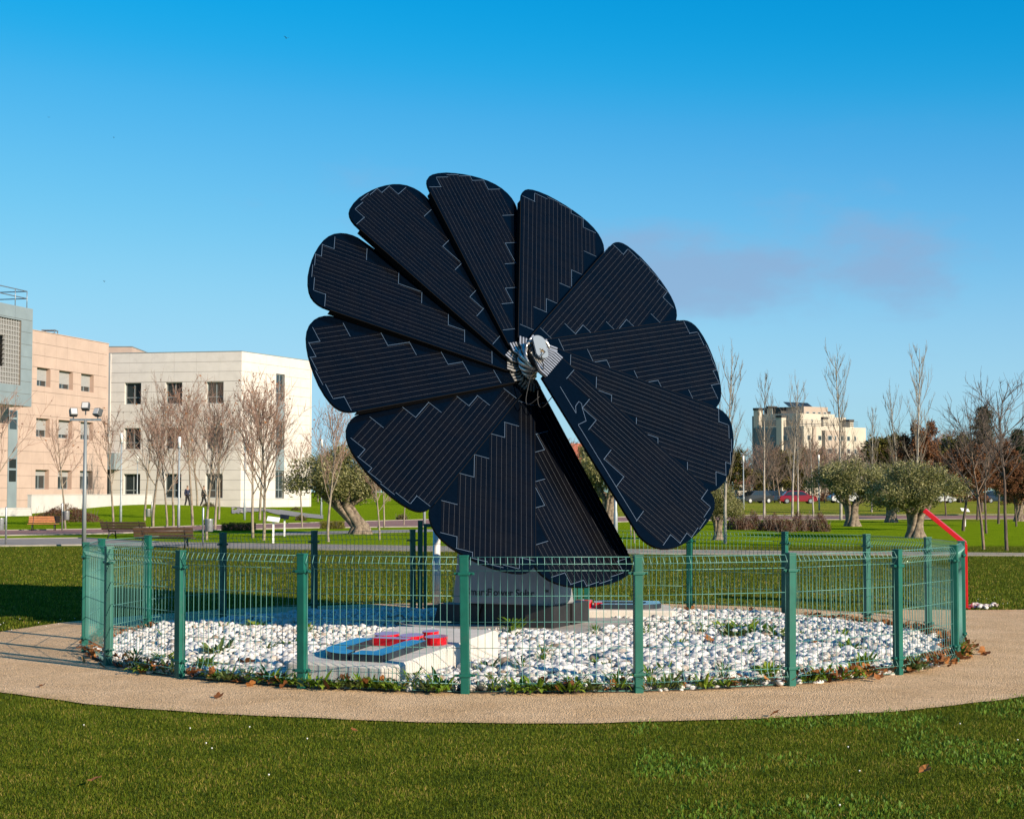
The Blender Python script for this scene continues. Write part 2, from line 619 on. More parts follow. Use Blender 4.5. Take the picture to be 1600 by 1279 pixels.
# ------------------------------------------------------------------ white gravel
SLAB_O, SLAB_YAW = Vector((-1.33, 12.42, 0)), R(-26)
def in_slab(x, y):
    d = Vector((x, y, 0)) - SLAB_O
    c_, s_ = math.cos(-SLAB_YAW), math.sin(-SLAB_YAW)
    u, v = d.x * c_ - d.y * s_, d.x * s_ + d.y * c_
    return -0.50 < u < 0.50 and -0.02 < v < 1.78
PADC, PADYAW, PADH = Vector((0.10, 17.25, 0)), R(-25), 1.05
def in_pad(x, y, k=1.0):
    d = Vector((x, y, 0)) - PADC
    c_, s_ = math.cos(-PADYAW), math.sin(-PADYAW)
    u, v = d.x * c_ - d.y * s_, d.x * s_ + d.y * c_
    return abs(u) < PADH * k and abs(v) < PADH * k
def ico(sub):
    bm = bmesh.new()
    bmesh.ops.create_icosphere(bm, subdivisions=sub, radius=1)
    bm.verts.index_update()
    v = np.array([p.co[:] for p in bm.verts])
    f = np.array([[q.index for q in t.verts] for t in bm.faces])
    bm.free()
    return v, f
def stone_variants(sub, k, seed):
    r_ = np.random.default_rng(seed)
    v, f = ico(sub)
    out = []
    for _ in range(k):
        w = v.copy()
        for _ in range(5):       # flatten along random planes: worn, slightly faceted pebbles
            d = r_.normal(size=3)
            d /= np.linalg.norm(d)
            h = w @ d
            w = w - np.outer(np.maximum(h - r_.uniform(0.55, 0.85), 0) * 0.85, d)
        w = w * (1 + 0.07 * np.sin(w @ r_.normal(size=3) * 3 + r_.uniform(0, 6)))[:, None]
        out.append(w * r_.uniform([0.8, 0.7, 0.55], [1.35, 1.05, 0.8]))
    return out, f
def rotm(n, r_):
    q = r_.normal(size=(n, 4))
    q /= np.linalg.norm(q, axis=1)[:, None]
    w, x, y, z = q.T
    return np.stack([1 - 2 * (y * y + z * z), 2 * (x * y - w * z), 2 * (x * z + w * y), 2 * (x * y + w * z), 1 - 2 * (x * x + z * z), 2 * (y * z - w * x), 2 * (x * z - w * y), 2 * (y * z + w * x), 1 - 2 * (x * x + y * y)], 1).reshape(-1, 3, 3)
def yawtilt(n, r_, tilt=0.5):
    a = r_.uniform(0, 2 * math.pi, n)
    Rz = np.zeros((n, 3, 3))
    Rz[:, 0, 0] = np.cos(a); Rz[:, 0, 1] = -np.sin(a); Rz[:, 1, 0] = np.sin(a); Rz[:, 1, 1] = np.cos(a); Rz[:, 2, 2] = 1
    t = r_.normal(0, tilt, n)
    Rx = np.zeros((n, 3, 3))
    Rx[:, 0, 0] = 1; Rx[:, 1, 1] = np.cos(t); Rx[:, 1, 2] = -np.sin(t); Rx[:, 2, 1] = np.sin(t); Rx[:, 2, 2] = np.cos(t)
    return Rz @ Rx
def scatter_stones(name, P, size, split, seed, m, parent=None):
    """pebbles as one mesh; split: near ones get 80 faces, far ones 20"""
    r_ = np.random.default_rng(seed)
    VV, FF, RN, o = [], [], [], 0
    for sub, mask in ((2, split[0]), (1, split[1])):
        Q, sz = P[mask], size[mask]
        if not len(Q):
            continue
        vs, f = stone_variants(sub, 10, seed + sub)
        base = np.stack(vs)[r_.integers(0, 10, len(Q))]
        W = np.einsum('nij,nvj->nvi', yawtilt(len(Q), r_, 0.55), base) * sz[:, None, None] + Q[:, None, :]
        nv = base.shape[1]
        VV.append(W.reshape(-1, 3))
        FF.append((f[None] + (np.arange(len(Q)) * nv)[:, None, None]).reshape(-1, 3) + o)
        RN.append(np.repeat(r_.random(len(Q)), nv))
        o += len(Q) * nv
    return npmesh(name, np.concatenate(VV), np.concatenate(FF), m, parent, np.concatenate(RN), True)
def stonemat():
    m, n, l, b = nt('white_stone')
    a = n.new('ShaderNodeAttribute')
    a.attribute_name = 'rnd'
    rp = n.new('ShaderNodeValToRGB')
    for i, (p, c) in enumerate([(0.0, (0.22, 0.16, 0.11)), (0.07, (0.42, 0.37, 0.32)), (0.3, (0.52, 0.505, 0.49)), (1.0, (0.65, 0.645, 0.64))]):
        e = rp.color_ramp.elements[i] if i < 2 else rp.color_ramp.elements.new(p)
        e.position = p
        e.color = (*c, 1)
    l.new(a.outputs['Fac'], rp.inputs['Fac'])
    geo = n.new('ShaderNodeNewGeometry')
    tx = n.new('ShaderNodeTexNoise')
    tx.inputs['Scale'].default_value = 45
    tx.inputs['Detail'].default_value = 4
    l.new(geo.outputs['Position'], tx.inputs['Vector'])
    r2 = n.new('ShaderNodeValToRGB')
    r2.color_ramp.elements[0].position = 0.3
    r2.color_ramp.elements[0].color = (0.80, 0.76, 0.70, 1)
    r2.color_ramp.elements[1].position = 0.55
    r2.color_ramp.elements[1].color = (1, 1, 1, 1)
    l.new(tx.outputs['Fac'], r2.inputs['Fac'])
    mx = n.new('ShaderNodeMix')
    mx.data_type = 'RGBA'
    mx.blend_type = 'MULTIPLY'
    mx.inputs['Factor'].default_value = 1
    l.new(rp.outputs[0], mx.inputs['A'])
    l.new(r2.outputs[0], mx.inputs['B'])
    l.new(mx.outputs['Result'], b.inputs['Base Color'])
    b.inputs['Roughness'].default_value = 0.65
    bp = n.new('ShaderNodeBump')
    bp.inputs['Strength'].default_value = 0.35
    bp.inputs['Distance'].default_value = 0.01
    l.new(tx.outputs['Fac'], bp.inputs['Height'])
    l.new(bp.outputs[0], b.inputs['Normal'])
    MATS['white_stone'] = m
stonemat()
def bedh(x, y):
    r_ = np.hypot(x - RC.x, y - RC.y)
    return 0.05 * np.clip((4.15 - r_) / 0.6, 0, 1) + 0.018 * np.sin(x * 2.1 + 1) * np.sin(y * 1.7) + 0.012 * np.sin(x * 5 + y * 4)
sp_ = 0.056
P = []
j = 0
y = RC.y - 4.2
while y < RC.y + 4.2:
    x = RC.x - 4.2 + (sp_ / 2 if j % 2 else 0)
    while x < RC.x + 4.2:
        xx, yy = x + rng.normal(0, 0.014), y + rng.normal(0, 0.014)
        rr = math.hypot(xx - RC.x, yy - RC.y)
        if rr < 4.13 + rng.normal(0, 0.035) and not in_slab(xx, yy) and not in_pad(xx, yy):
            P.append((xx, yy))
        x += sp_
    y += sp_ * 0.866
    j += 1
P = np.array(P)
zz = 0.03 + bedh(P[:, 0], P[:, 1]) + rng.uniform(-0.012, 0.022, len(P))
size = np.clip(rng.lognormal(math.log(0.031), 0.33, len(P)), 0.015, 0.07)
P3 = np.column_stack([P, zz])
mk = P[:, 1] < 15.2
gv = scatter_stones('white_gravel', P3, size, (mk, ~mk), 3, 'white_stone')
tag(gv, 'bed of loose white pebbles inside the round fence', 'gravel', kind='stuff')

# ------------------------------------------------------------------ grass blades
leafmat('grass', [(0.0, (0.018, 0.034, 0.003)), (0.3, (0.062, 0.100, 0.005)), (0.62, (0.125, 0.165, 0.008)), (0.84, (0.20, 0.185, 0.018)), (1.0, (0.33, 0.24, 0.07))], 0.6, 0.35, patch=(2.3, 0.95))
def blades(name, X, Y, h, w, label, seed, lean=0.55, z0=0.0, stretch=None):
    r_ = np.random.default_rng(seed)
    n = len(X)
    a = r_.uniform(0, 2 * math.pi, n)
    ln = np.abs(r_.normal(0, lean, n))
    la = r_.uniform(0, 2 * math.pi, n)
    hh = h * r_.uniform(0.45, 1.25, n)
    ww = w * r_.uniform(0.6, 1.4, n)
    bx, by = np.cos(a) * ww / 2, np.sin(a) * ww / 2
    tx, ty = np.cos(la) * np.sin(ln) * hh, np.sin(la) * np.sin(ln) * hh
    tz = np.cos(ln) * hh
    z = np.full(n, z0)
    V = np.empty((n, 4, 3))
    V[:, 0] = np.column_stack([X - bx, Y - by, z])
    V[:, 1] = np.column_stack([X + bx, Y + by, z])
    V[:, 2] = np.column_stack([X + bx * 0.8 + tx * 0.4, Y + by * 0.8 + ty * 0.4, z + tz * 0.62])
    V[:, 3] = np.column_stack([X + tx, Y + ty, z + tz])
    F = (np.array([[0, 1, 2], [0, 2, 3]])[None] + (np.arange(n) * 4)[:, None, None]).reshape(-1, 3)
    rn = np.repeat(np.clip(r_.beta(1.5, 1.9, n) + (r_.random(n) < 0.05) * 0.35, 0, 1), 4)
    return tag(npmesh(name, V, F, 'grass', None, rn), label, 'grass', kind='stuff')
def off_path(X, Y, marg=0.0):
    r_ = np.hypot(X - RC.x, Y - RC.y)
    a = np.arctan2(X - RC.x, -(Y - RC.y))
    wb = 0.025 * np.sin(5 * a + 1) + 0.02 * np.sin(13 * a + 2) + 0.012 * np.sin(31 * a) + 0.008 * np.sin(67 * a + 3)
    # the turf edge is ragged: single tufts creep over the sand
    rag = np.abs(np.random.default_rng(77).normal(0, 0.035, len(X))) + 0.03 * np.sin(a * 140) * np.sin(a * 57)
    ok = r_ > RP + wb - 0.015 - marg - rag
    br = (X > 4.6) & (Y > 14.0 - 0.25 * (X - 4.6) + 0.03 * np.sin(3 * X)) & (Y < 20.4 - 0.22 * np.maximum(0, X - 8) + 0.03 * np.sin(4 * X + 1))
    return ok & ~br
n0 = 500000
Y = rng.uniform(6.6, 14.6, n0)
X = rng.uniform(-1, 1, n0) * (Y * 0.325 + 0.45)
ok = off_path(X, Y, 0.02)
X, Y = X[ok], Y[ok]
blades('near_lawn_grass', X, Y, 0.020, 0.0032, 'short mown grass in the foreground below the sand path', 5)
# coarser tufts and clover at the right of the foreground
n0 = 26000
Y = rng.uniform(7.0, 12.6, n0)
X = rng.uniform(0.2, 1, n0) * (Y * 0.325 + 0.4)
fld = np.sin(X * 3.1 + Y * 1.3) + np.sin(X * 1.1 - Y * 4.3 + 1) + np.sin(X * 7.3 + 2) * 0.6
ok = off_path(X, Y, 0.02) & (fld + rng.normal(0, 0.5, n0) > 1.0 - 0.35 * (X - 1))
X, Y = X[ok], Y[ok]
leafmat('clover', [(0.0, (0.06, 0.13, 0.012)), (1.0, (0.14, 0.24, 0.03))], 0.5, 0.3)
gr = blades('clover', X, Y, 0.027, 0.014, 'brighter clover and coarse tufts at the right of the foreground lawn', 8, 0.8)
gr.data.materials[0] = MATS['clover']
# behind the ring, coarser with distance
n0 = 300000
Y = 19 + 25 * rng.random(n0) ** 1.5
Y[: n0 // 8] = rng.uniform(14.6, 20, n0 // 8)
X = rng.uniform(-1, 1, n0) * (Y * 0.325 + 0.5)
ok = off_path(X, Y, 0.02) & (np.hypot(X - RC.x, Y - RC.y) > RP - 0.02)
X, Y = X[ok], Y[ok]
blades('far_lawn_grass', X, Y, 0.032, 0.010, 'mown grass of the lawn behind the fenced ring', 6)

# ================================================================== THE SOLAR FLOWER
def glassy(name, c, rough, c2=None, sc=30, coat=1.0):
    m, n, l, b = nt(name)
    geo = n.new('ShaderNodeNewGeometry')
    tx = n.new('ShaderNodeTexNoise')
    tx.inputs['Scale'].default_value = sc
    l.new(geo.outputs['Position'], tx.inputs['Vector'])
    rp = n.new('ShaderNodeValToRGB')
    rp.color_ramp.elements[0].position = 0.35
    rp.color_ramp.elements[1].position = 0.65
    rp.color_ramp.elements[0].color = (*c, 1)
    rp.color_ramp.elements[1].color = (*(c2 or tuple(v * 1.35 for v in c)), 1)
    l.new(tx.outputs['Fac'], rp.inputs['Fac'])
    l.new(rp.outputs[0], b.inputs['Base Color'])
    b.inputs['Roughness'].default_value = rough
    b.inputs['Specular IOR Level'].default_value = 0.17
    # thin dust film: slightly uneven gloss
    d = n.new('ShaderNodeTexNoise')
    d.inputs['Scale'].default_value = 3.5
    d.inputs['Detail'].default_value = 7
    l.new(geo.outputs['Position'], d.inputs['Vector'])
    mr = n.new('ShaderNodeMapRange')
    mr.inputs['To Min'].default_value = rough * 0.7
    mr.inputs['To Max'].default_value = rough * 1.5
    l.new(d.outputs['Fac'], mr.inputs['Value'])
    l.new(mr.outputs[0], b.inputs['Roughness'])
    MATS[name] = m
glassy('panel_glass', (0.0005, 0.0016, 0.0042), 0.16)
glassy('solar_cell', (0.0010, 0.0018, 0.0040), 0.2, (0.0022, 0.0025, 0.0040), 6)
pbr('ribbon', (0.055, 0.095, 0.155), 0.45)
pbr('busbar', (0.026, 0.031, 0.040), 0.5)
pbr('silver', (0.62, 0.60, 0.57), 0.32, 0.85, var=0.1, scale=30)
pbr('cover_grey', (0.20, 0.24, 0.28), 0.45, 0.2)
pbr('housing_grey', (0.22, 0.225, 0.235), 0.45, var=0.05, scale=4)

FN = Vector((0.48212, -0.73196, 0.48145))
FE1 = Vector((0.83512, 0.55007, 0.0))
FE2 = Vector((-0.26483, 0.40207, 0.87648))
FH = Vector((0.178, 16.9, 2.843))
TH0, DTH, DAX = R(-77.46), R(30.176), 0.0375
TILT = math.tan(R(3.4))
flower = empty('solar_flower', (PADC.x, PADC.y, 0.1))
tag(flower, 'large dark solar flower with twelve panel petals on a grey base', 'solar panel')

OUT = [(-0.159, 0.20), (-0.159, 2.24), (-0.155, 2.30), (-0.14, 2.35), (-0.112, 2.395), (-0.07, 2.43), (-0.01, 2.455), (0.08, 2.472), (0.20, 2.478), (0.32, 2.468), (0.44, 2.45), (0.55, 2.425), (0.65, 2.393), (0.75, 2.35), (0.83, 2.30), (0.895, 2.24), (0.94, 2.17), (0.965, 2.10), (0.972, 2.03), (0.965, 1.97), (0.24, 0.20)]
lift = lambda t, r: -(t + 0.159) * TILT
petal_me = None
b = MB()
b.prism(OUT, lambda t, r: lift(t, r) - 0.028, lambda t, r: lift(t, r))
# folded lip along the leading edge
b.prism([(-0.166, 0.22), (-0.166, 2.22), (-0.160, 2.22), (-0.160, 0.22)], -0.075, -0.001)
petal_me = b.mesh('petal')
petal_me.materials.append(MATS['panel_glass'])
petal_me.materials.append(pbr('petal_edge', (0.003, 0.003, 0.0035), 0.7, spec=0.12))
for i, p in enumerate(petal_me.polygons):
    if i != 1:
        p.material_index = 1
COLS = [(-0.141, 0.41, 2.28), (0.025, 0.73, 2.41), (0.191, 0.92, 2.44), (0.357, 1.23, 2.42), (0.523, 1.50, 2.355), (0.689, 1.87, 2.225)]
CW = 0.163
strip_me = []
for t0, r0, r1 in COLS:
    b = MB()
    # one long strip of cells, cut by fine gaps into single cells
    k = max(2, round((r1 - r0) / 0.125))
    for i in range(k):
        a0, a1 = r0 + (r1 - r0) * i / k + 0.0012, r0 + (r1 - r0) * (i + 1) / k - 0.0012
        b.prism([(t0, a0), (t0, a1), (t0 + CW, a1), (t0 + CW, a0)][::-1], lambda t, r: lift(t, r) + 0.0005, lambda t, r: lift(t, r) + 0.002)
    me = b.mesh('cell_strip')
    me.materials.append(MATS['solar_cell'])
    strip_me.append(me)
def flat_strip(b, p, q, w):
    p, q = Vector((*p, 0)), Vector((*q, 0))
    d = (q - p).normalized()
    nn = Vector((-d.y, d.x, 0)) * w / 2
    vs = [p - nn, q - nn, q + nn, p + nn]
    b.prism([(v.x, v.y) for v in vs], lambda t, r: lift(t, r) + 0.002, lambda t, r: lift(t, r) + 0.0032)
b = MB()
for t0, r0, r1 in COLS:
    for j in (-1, 0, 1):
        flat_strip(b, (t0 + 0.0815 + j * 0.056, r0 + 0.006), (t0 + 0.0815 + j * 0.056, r1 - 0.006), 0.0020)
bus_me = b.mesh('busbar')
bus_me.materials.append(MATS['busbar'])
b = MB()
for i, (t0, r0, r1) in enumerate(COLS):
    flat_strip(b, (t0 - 0.004, r0 - 0.004), (t0 + CW + 0.004, r0 - 0.004), 0.0042)
    flat_strip(b, (t0 - 0.004, r1 + 0.004), (t0 + CW + 0.004, r1 + 0.004), 0.0042)
    if i:                                  # short joints up the steps
        p0, p1 = COLS[i - 1][1], r0
        if i in (2, 4):
            flat_strip(b, (t0 - 0.008, p0 + 0.0), (t0 - 0.008, r0 - 0.0), 0.0042)
        q0 = COLS[i - 1][2]
        if abs(q0 - r1) > 0.03:
            flat_strip(b, (t0 - 0.008, min(q0, r1)), (t0 - 0.008, max(q0, r1)), 0.0042)
ribbon_me = b.mesh('contact_ribbon')
ribbon_me.materials.append(MATS['ribbon'])
# the exposed outer run of conductor, seen only on the last petal
b = MB()
run = [(0.17, 0.41), (0.30, 0.71), (0.23, 0.66), (0.15, 0.655), (0.145, 0.69), (0.19, 0.73), (0.285, 0.84), (0.40, 0.80), (0.845, 1.87)]
for p, q in zip(run, run[1:]):
    flat_strip(b, p, q, 0.0042)
run_me = b.mesh('conductor_run')
run_me.materials.append(MATS['ribbon'])
# ribbed hinge plate that carries the petal on the hub
b = MB()
nr = 11
for i in range(nr):
    u0, u1 = i / nr, (i + 0.52) / nr
    o0, o1 = -0.155 + 0.392 * u0, -0.155 + 0.392 * u1
    c0, c1 = -0.02 + 0.13 * u0, -0.02 + 0.13 * u1
    b.prism([(o0, 0.235), (o1, 0.235), (o1, 0.14), (c1, -0.05), (c0, -0.05), (o0, 0.14)][::-1], 0.004, 0.017)
b.prism([(-0.155, 0.232), (0.237, 0.232), (0.237, 0.14), (0.10, -0.055), (-0.02, -0.055), (-0.155, 0.14)][::-1], -0.012, 0.005)
hinge_me = b.mesh('hinge_plate')
hinge_me.materials.append(MATS['silver'])
hinge_me.materials.append(MATS['dark_metal'])
for p in list(hinge_me.polygons)[-8:]:
    p.material_index = 1
b = MB()
b.box((0.30, 1.32, -0.075), (0.05, 1.75, 0.045), Matrix.Rotation(R(-13), 3, 'Z'))
b.box((0.45, 1.75, -0.085), (0.75, 0.035, 0.03))
rib_me = b.mesh('back_rib')
rib_me.materials.append(MATS['dark_metal'])
def child(name, me, parent, M=None):
    o = bpy.data.objects.new(name, me)
    col.objects.link(o)
    o.parent = parent
    if M is not None:
        o.matrix_local = M
    return o
for k in range(12):
    th = TH0 - k * DTH
    r_ = FE1 * math.cos(th) + FE2 * math.sin(th)
    t_ = FE1 * math.sin(th) - FE2 * math.cos(th)
    o_ = FH + FN * DAX * (k - 5.5) - Vector(flower.location)
    M = Matrix(((t_.x, r_.x, FN.x, o_.x), (t_.y, r_.y, FN.y, o_.y), (t_.z, r_.z, FN.z, o_.z), (0, 0, 0, 1)))
    rk = random.Random(k + 3)
    M = M @ Matrix.Rotation(R(rk.uniform(-0.45, 0.45)), 4, 'Y') @ Matrix.Rotation(R(rk.uniform(-0.3, 0.3)), 4, 'X')
    p = child('petal', petal_me, flower, M)
    if k == 11:
        p['label'] = 'frontmost petal beside the open gap with exposed conductor'
        child('conductor_run', run_me, p)
    for me in strip_me:
        child('cell_strip', me, p)
    tag(child('busbar', bus_me, p), kind='stuff')
    tag(child('contact_ribbon', ribbon_me, p), kind='stuff')
    child('hinge_plate', hinge_me, p)
    if k:
        child('back_rib', rib_me, p)
# hub, stacked behind and through the hinge plates
def fl(t, r, h, k=11):
    th = TH0 - k * DTH
    rr = FE1 * math.cos(th) + FE2 * math.sin(th)
    tt = FE1 * math.sin(th) - FE2 * math.cos(th)
    return FH + FN * (DAX * (k - 5.5) + h) + rr * r + tt * t
def hubp(rad, h, a):
    return FH + FN * h + (FE1 * math.cos(a) + FE2 * math.sin(a)) * rad
b = MB()
rings = [(0.17, -0.50), (0.17, -0.24), (0.105, -0.235), (0.10, 0.20), (0.085, 0.225)]
n = 28
for rad, h in rings:
    for j in range(n):
        b.v.append(tuple(hubp(rad, h, 2 * math.pi * j / n)))
for i in range(len(rings) - 1):
    for j in range(n):
        b.f.append((i * n + j, i * n + (j + 1) % n, (i + 1) * n + (j + 1) % n, (i + 1) * n + j))
        b.sm.append(True)
b.f += [tuple(range(n))[::-1], tuple(range((len(rings) - 1) * n, len(rings) * n))]
b.sm += [False, False]
b.build('hub', 'dark_metal', flower, True)
# folded silver collars round the hub, one turn per petal
for k in range(12):
    b = MB()
    th = TH0 - k * DTH + R(60)
    pts, rad = [], []
    for i in range(9):
        a = th + R(16) * i
        pts.append(hubp(0.135 + 0.02 * math.sin(i), DAX * (k - 5.5) + 0.012 + 0.004 * i, a))
        rad.append(0.020 * math.sin(math.pi * (i + 0.6) / 9.2) + 0.004)
    b.tube(pts, rad, 7)
    b.build('hub_collar', 'silver', flower, True)
# rounded cover plate on the front, its fixing cross and cable
b = MB()
c0 = fl(0.005, -0.015, 0.05)
ax = (fl(0.11, 0.085, 0.05) - c0).normalized()
bx = FN.cross(ax)
pl = []
for j in range(24):
    a = 2 * math.pi * j / 24
    pl.append((0.062 * math.cos(a) + (0.078 if math.cos(a) > 0 else -0.078), 0.074 * math.sin(a)))
b.prism(pl, 0.0, 0.02, lambda a, c, h: c0 + ax * a + bx * c + FN * h)
b.build('cover_plate', 'cover_grey', flower, True)
b = MB()
cc = c0 + ax * 0.05 + FN * 0.022
for s_ in (1, -1):
    d_ = (ax + bx * s_).normalized()
    b.tube([cc - d_ * 0.028, cc + d_ * 0.028], 0.006, 6)
b.build('fixing_cross', pbr('bronze', (0.42, 0.30, 0.16), 0.5, 0.5), flower, True)
b = MB()
b.tube([cc + FN * 0.01, cc + ax * 0.05 + FN * 0.05, cc + ax * 0.10 - bx * 0.05 + FN * 0.04, fl(0.18, 0.16, 0.03), fl(0.235, 0.10, -0.05)], 0.006, 6)
b.build('cable', 'black_matte', flower, True)
b = MB()
a_, z_ = fl(0.20, 0.10, -0.06), fl(0.36, 0.33, -0.12)
pts = []
for i in range(15):
    u = i / 14
    p = a_.lerp(z_, u) + Vector((-0.10 * math.sin(u * math.pi) - 0.02, 0, -0.20 * math.sin(u * math.pi)))
    pts.append(p)
b.tube(pts, 0.0045, 6)
pts = [p + Vector((0.10 + 0.05 * i / 14, 0.0, 0.03 * math.sin(i / 2))) for i, p in enumerate(pts)]
b.tube(pts[4:], 0.0045, 6)
b.build('cable', 'black_matte', flower, True)

# mast and base
b = MB()
top = FH - FN * 0.42
b.tube([top, top - FN * 0.22 + Vector((0, 0, -0.10)), Vector((PADC.x, PADC.y + 0.22, 2.05)), Vector((PADC.x, PADC.y + 0.18, 1.2)), Vector((PADC.x, PADC.y + 0.1, 0.6))], [0.17, 0.18, 0.17, 0.20, 0.28], 14)
b.build('mast', 'dark_metal', flower, True)
b = MB()
b.tube([top + Vector((-0.26, 0.05, -0.02)), top + Vector((0.26, 0.1, -0.02))], 0.11, 16)
b.build('tilt_joint', 'dark_metal', flower, True)

BY = PADYAW                                   # base turned to the camera's left
bc, bs = math.cos(BY), math.sin(BY)
def bf(u, v, z):
    """base frame: u right, v back"""
    return Vector((PADC.x + u * bc - v * bs, PADC.y + u * bs + v * bc, z))
FW, FD = 0.585, 0.26
def taper(u, v, z):
    k = (z - 0.325) / 1.0
    return bf(u * (1 - 0.17 * k) - 0.02 * k, v * (1 - 0.25 * k) - 0.22, z)
b = MB()
levels = [(0.325, 0), (0.34, 1), (0.7, 1), (1.05, 1), (1.12, 0.9), (1.14, 0.8)]
prof = [(-FW, -FD + 0.03), (-FW + 0.02, -FD), (FW - 0.03, -FD), (FW, -FD + 0.03), (FW, FD), (-FW, FD)]
for z, k in levels:
    s_ = 0.985 if z == 0.325 else (1 if k == 1 else k)
    for u, v in prof:
        b.v.append(tuple(taper(u * s_, v * s_, z)))
m_ = len(prof)
for i in range(len(levels) - 1):
    for j in range(m_):
        b.f.append((i * m_ + j, i * m_ + (j + 1) % m_, (i + 1) * m_ + (j + 1) % m_, (i + 1) * m_ + j))
b.f += [tuple(range(m_))[::-1], tuple(range((len(levels) - 1) * m_, len(levels) * m_))]
b.sm = [False] * len(b.f)
hs = b.build('base_housing', 'housing_grey', flower, True)
# lettering on the front of the housing
cu = bpy.data.curves.new('lettering', 'FONT')
cu.body = 'SmartFlower Solar'
cu.size = 0.104
cu.extrude = 0.0015
cu.offset = 0.0016
cu.align_x = 'LEFT'
cu.materials.append(pbr('ink', (0.01, 0.01, 0.012), 0.5))
def text_mesh(cu):
    """turn the text curve into a mesh object"""
    tmp = bpy.data.objects.new('lettering', cu)
    col.objects.link(tmp)
    me = bpy.data.meshes.new_from_object(tmp.evaluated_get(bpy.context.evaluated_depsgraph_get()))
    bpy.data.objects.remove(tmp)
    o = bpy.data.objects.new('lettering', me)
    col.objects.link(o)
    o.parent = hs
    return o
lt = text_mesh(cu)
p0, p1, p2 = taper(-FW, -FD, 0.41), taper(FW, -FD, 0.41), taper(-FW, -FD, 0.8)
X_ = (p1 - p0).normalized()
Y_ = (p2 - p0 - X_ * (p2 - p0).dot(X_)).normalized()
Z_ = X_.cross(Y_)
def letter_at(o, u, dz=0.0):
    q = p0 + X_ * u + Z_ * 0.003 + Y_ * dz - Vector(flower.location)
    o.matrix_local = Matrix(((X_.x, Y_.x, Z_.x, q.x), (X_.y, Y_.y, Z_.y, q.y), (X_.z, Y_.z, Z_.z, q.z), (0, 0, 0, 1)))
letter_at(lt, 0.155)
cu2 = cu.copy()
cu2.body = 'TM'
cu2.size = 0.036
l2 = text_mesh(cu2)
letter_at(l2, 0.155 + 0.895, 0.05)
# recessed plinth and four black feet
b = MB()
b.prism([(-0.42, -0.36), (0.42, -0.36), (0.42, 0.05), (-0.42, 0.05)], 0.102, 0.325, lambda a, c, h: bf(a, c, h))
b.build('plinth', 'black_matte', flower, True)
for su, sv in ((-1, -1), (1, -1), (1, 1), (-1, 1)):
    b = MB()
    u0, u1 = (0.30, 0.60) if su > 0 else (0.34, 0.86)
    v0, v1 = ((0.50, 0.06) if sv < 0 else (-0.06, 0.42))
    if sv < 0:
        v0, v1 = -0.56 if su > 0 else -0.40, -0.10
    poly = [(su * u0, v0), (su * u1, v0 + 0.03), (su * u1, v1), (su * u0, v1)]
    if su < 0:
        poly = poly[::-1]
    b.prism(poly, 0.103, 0.322 if su > 0 else 0.30, lambda a, c, h, su=su: bf(a - (su * 0.06 * (h - 0.1) / 0.2 if su < 0 else 0), c, h))
    b.build('foot', 'black_matte', flower, True)

pbr('pad_concrete', (0.33, 0.31, 0.29), 0.9, var=0.2, scale=6, bump=0.3, bscale=50)
b = MB()
b.prism([(-PADH, -PADH), (PADH, -PADH), (PADH, PADH), (-PADH, PADH)], -0.02, 0.1, lambda a, c, h: bf(a, c, h))
pad = b.build('concrete_pad', 'pad_concrete')
tag(pad, 'square grey concrete pad under the solar flower', 'concrete pad')

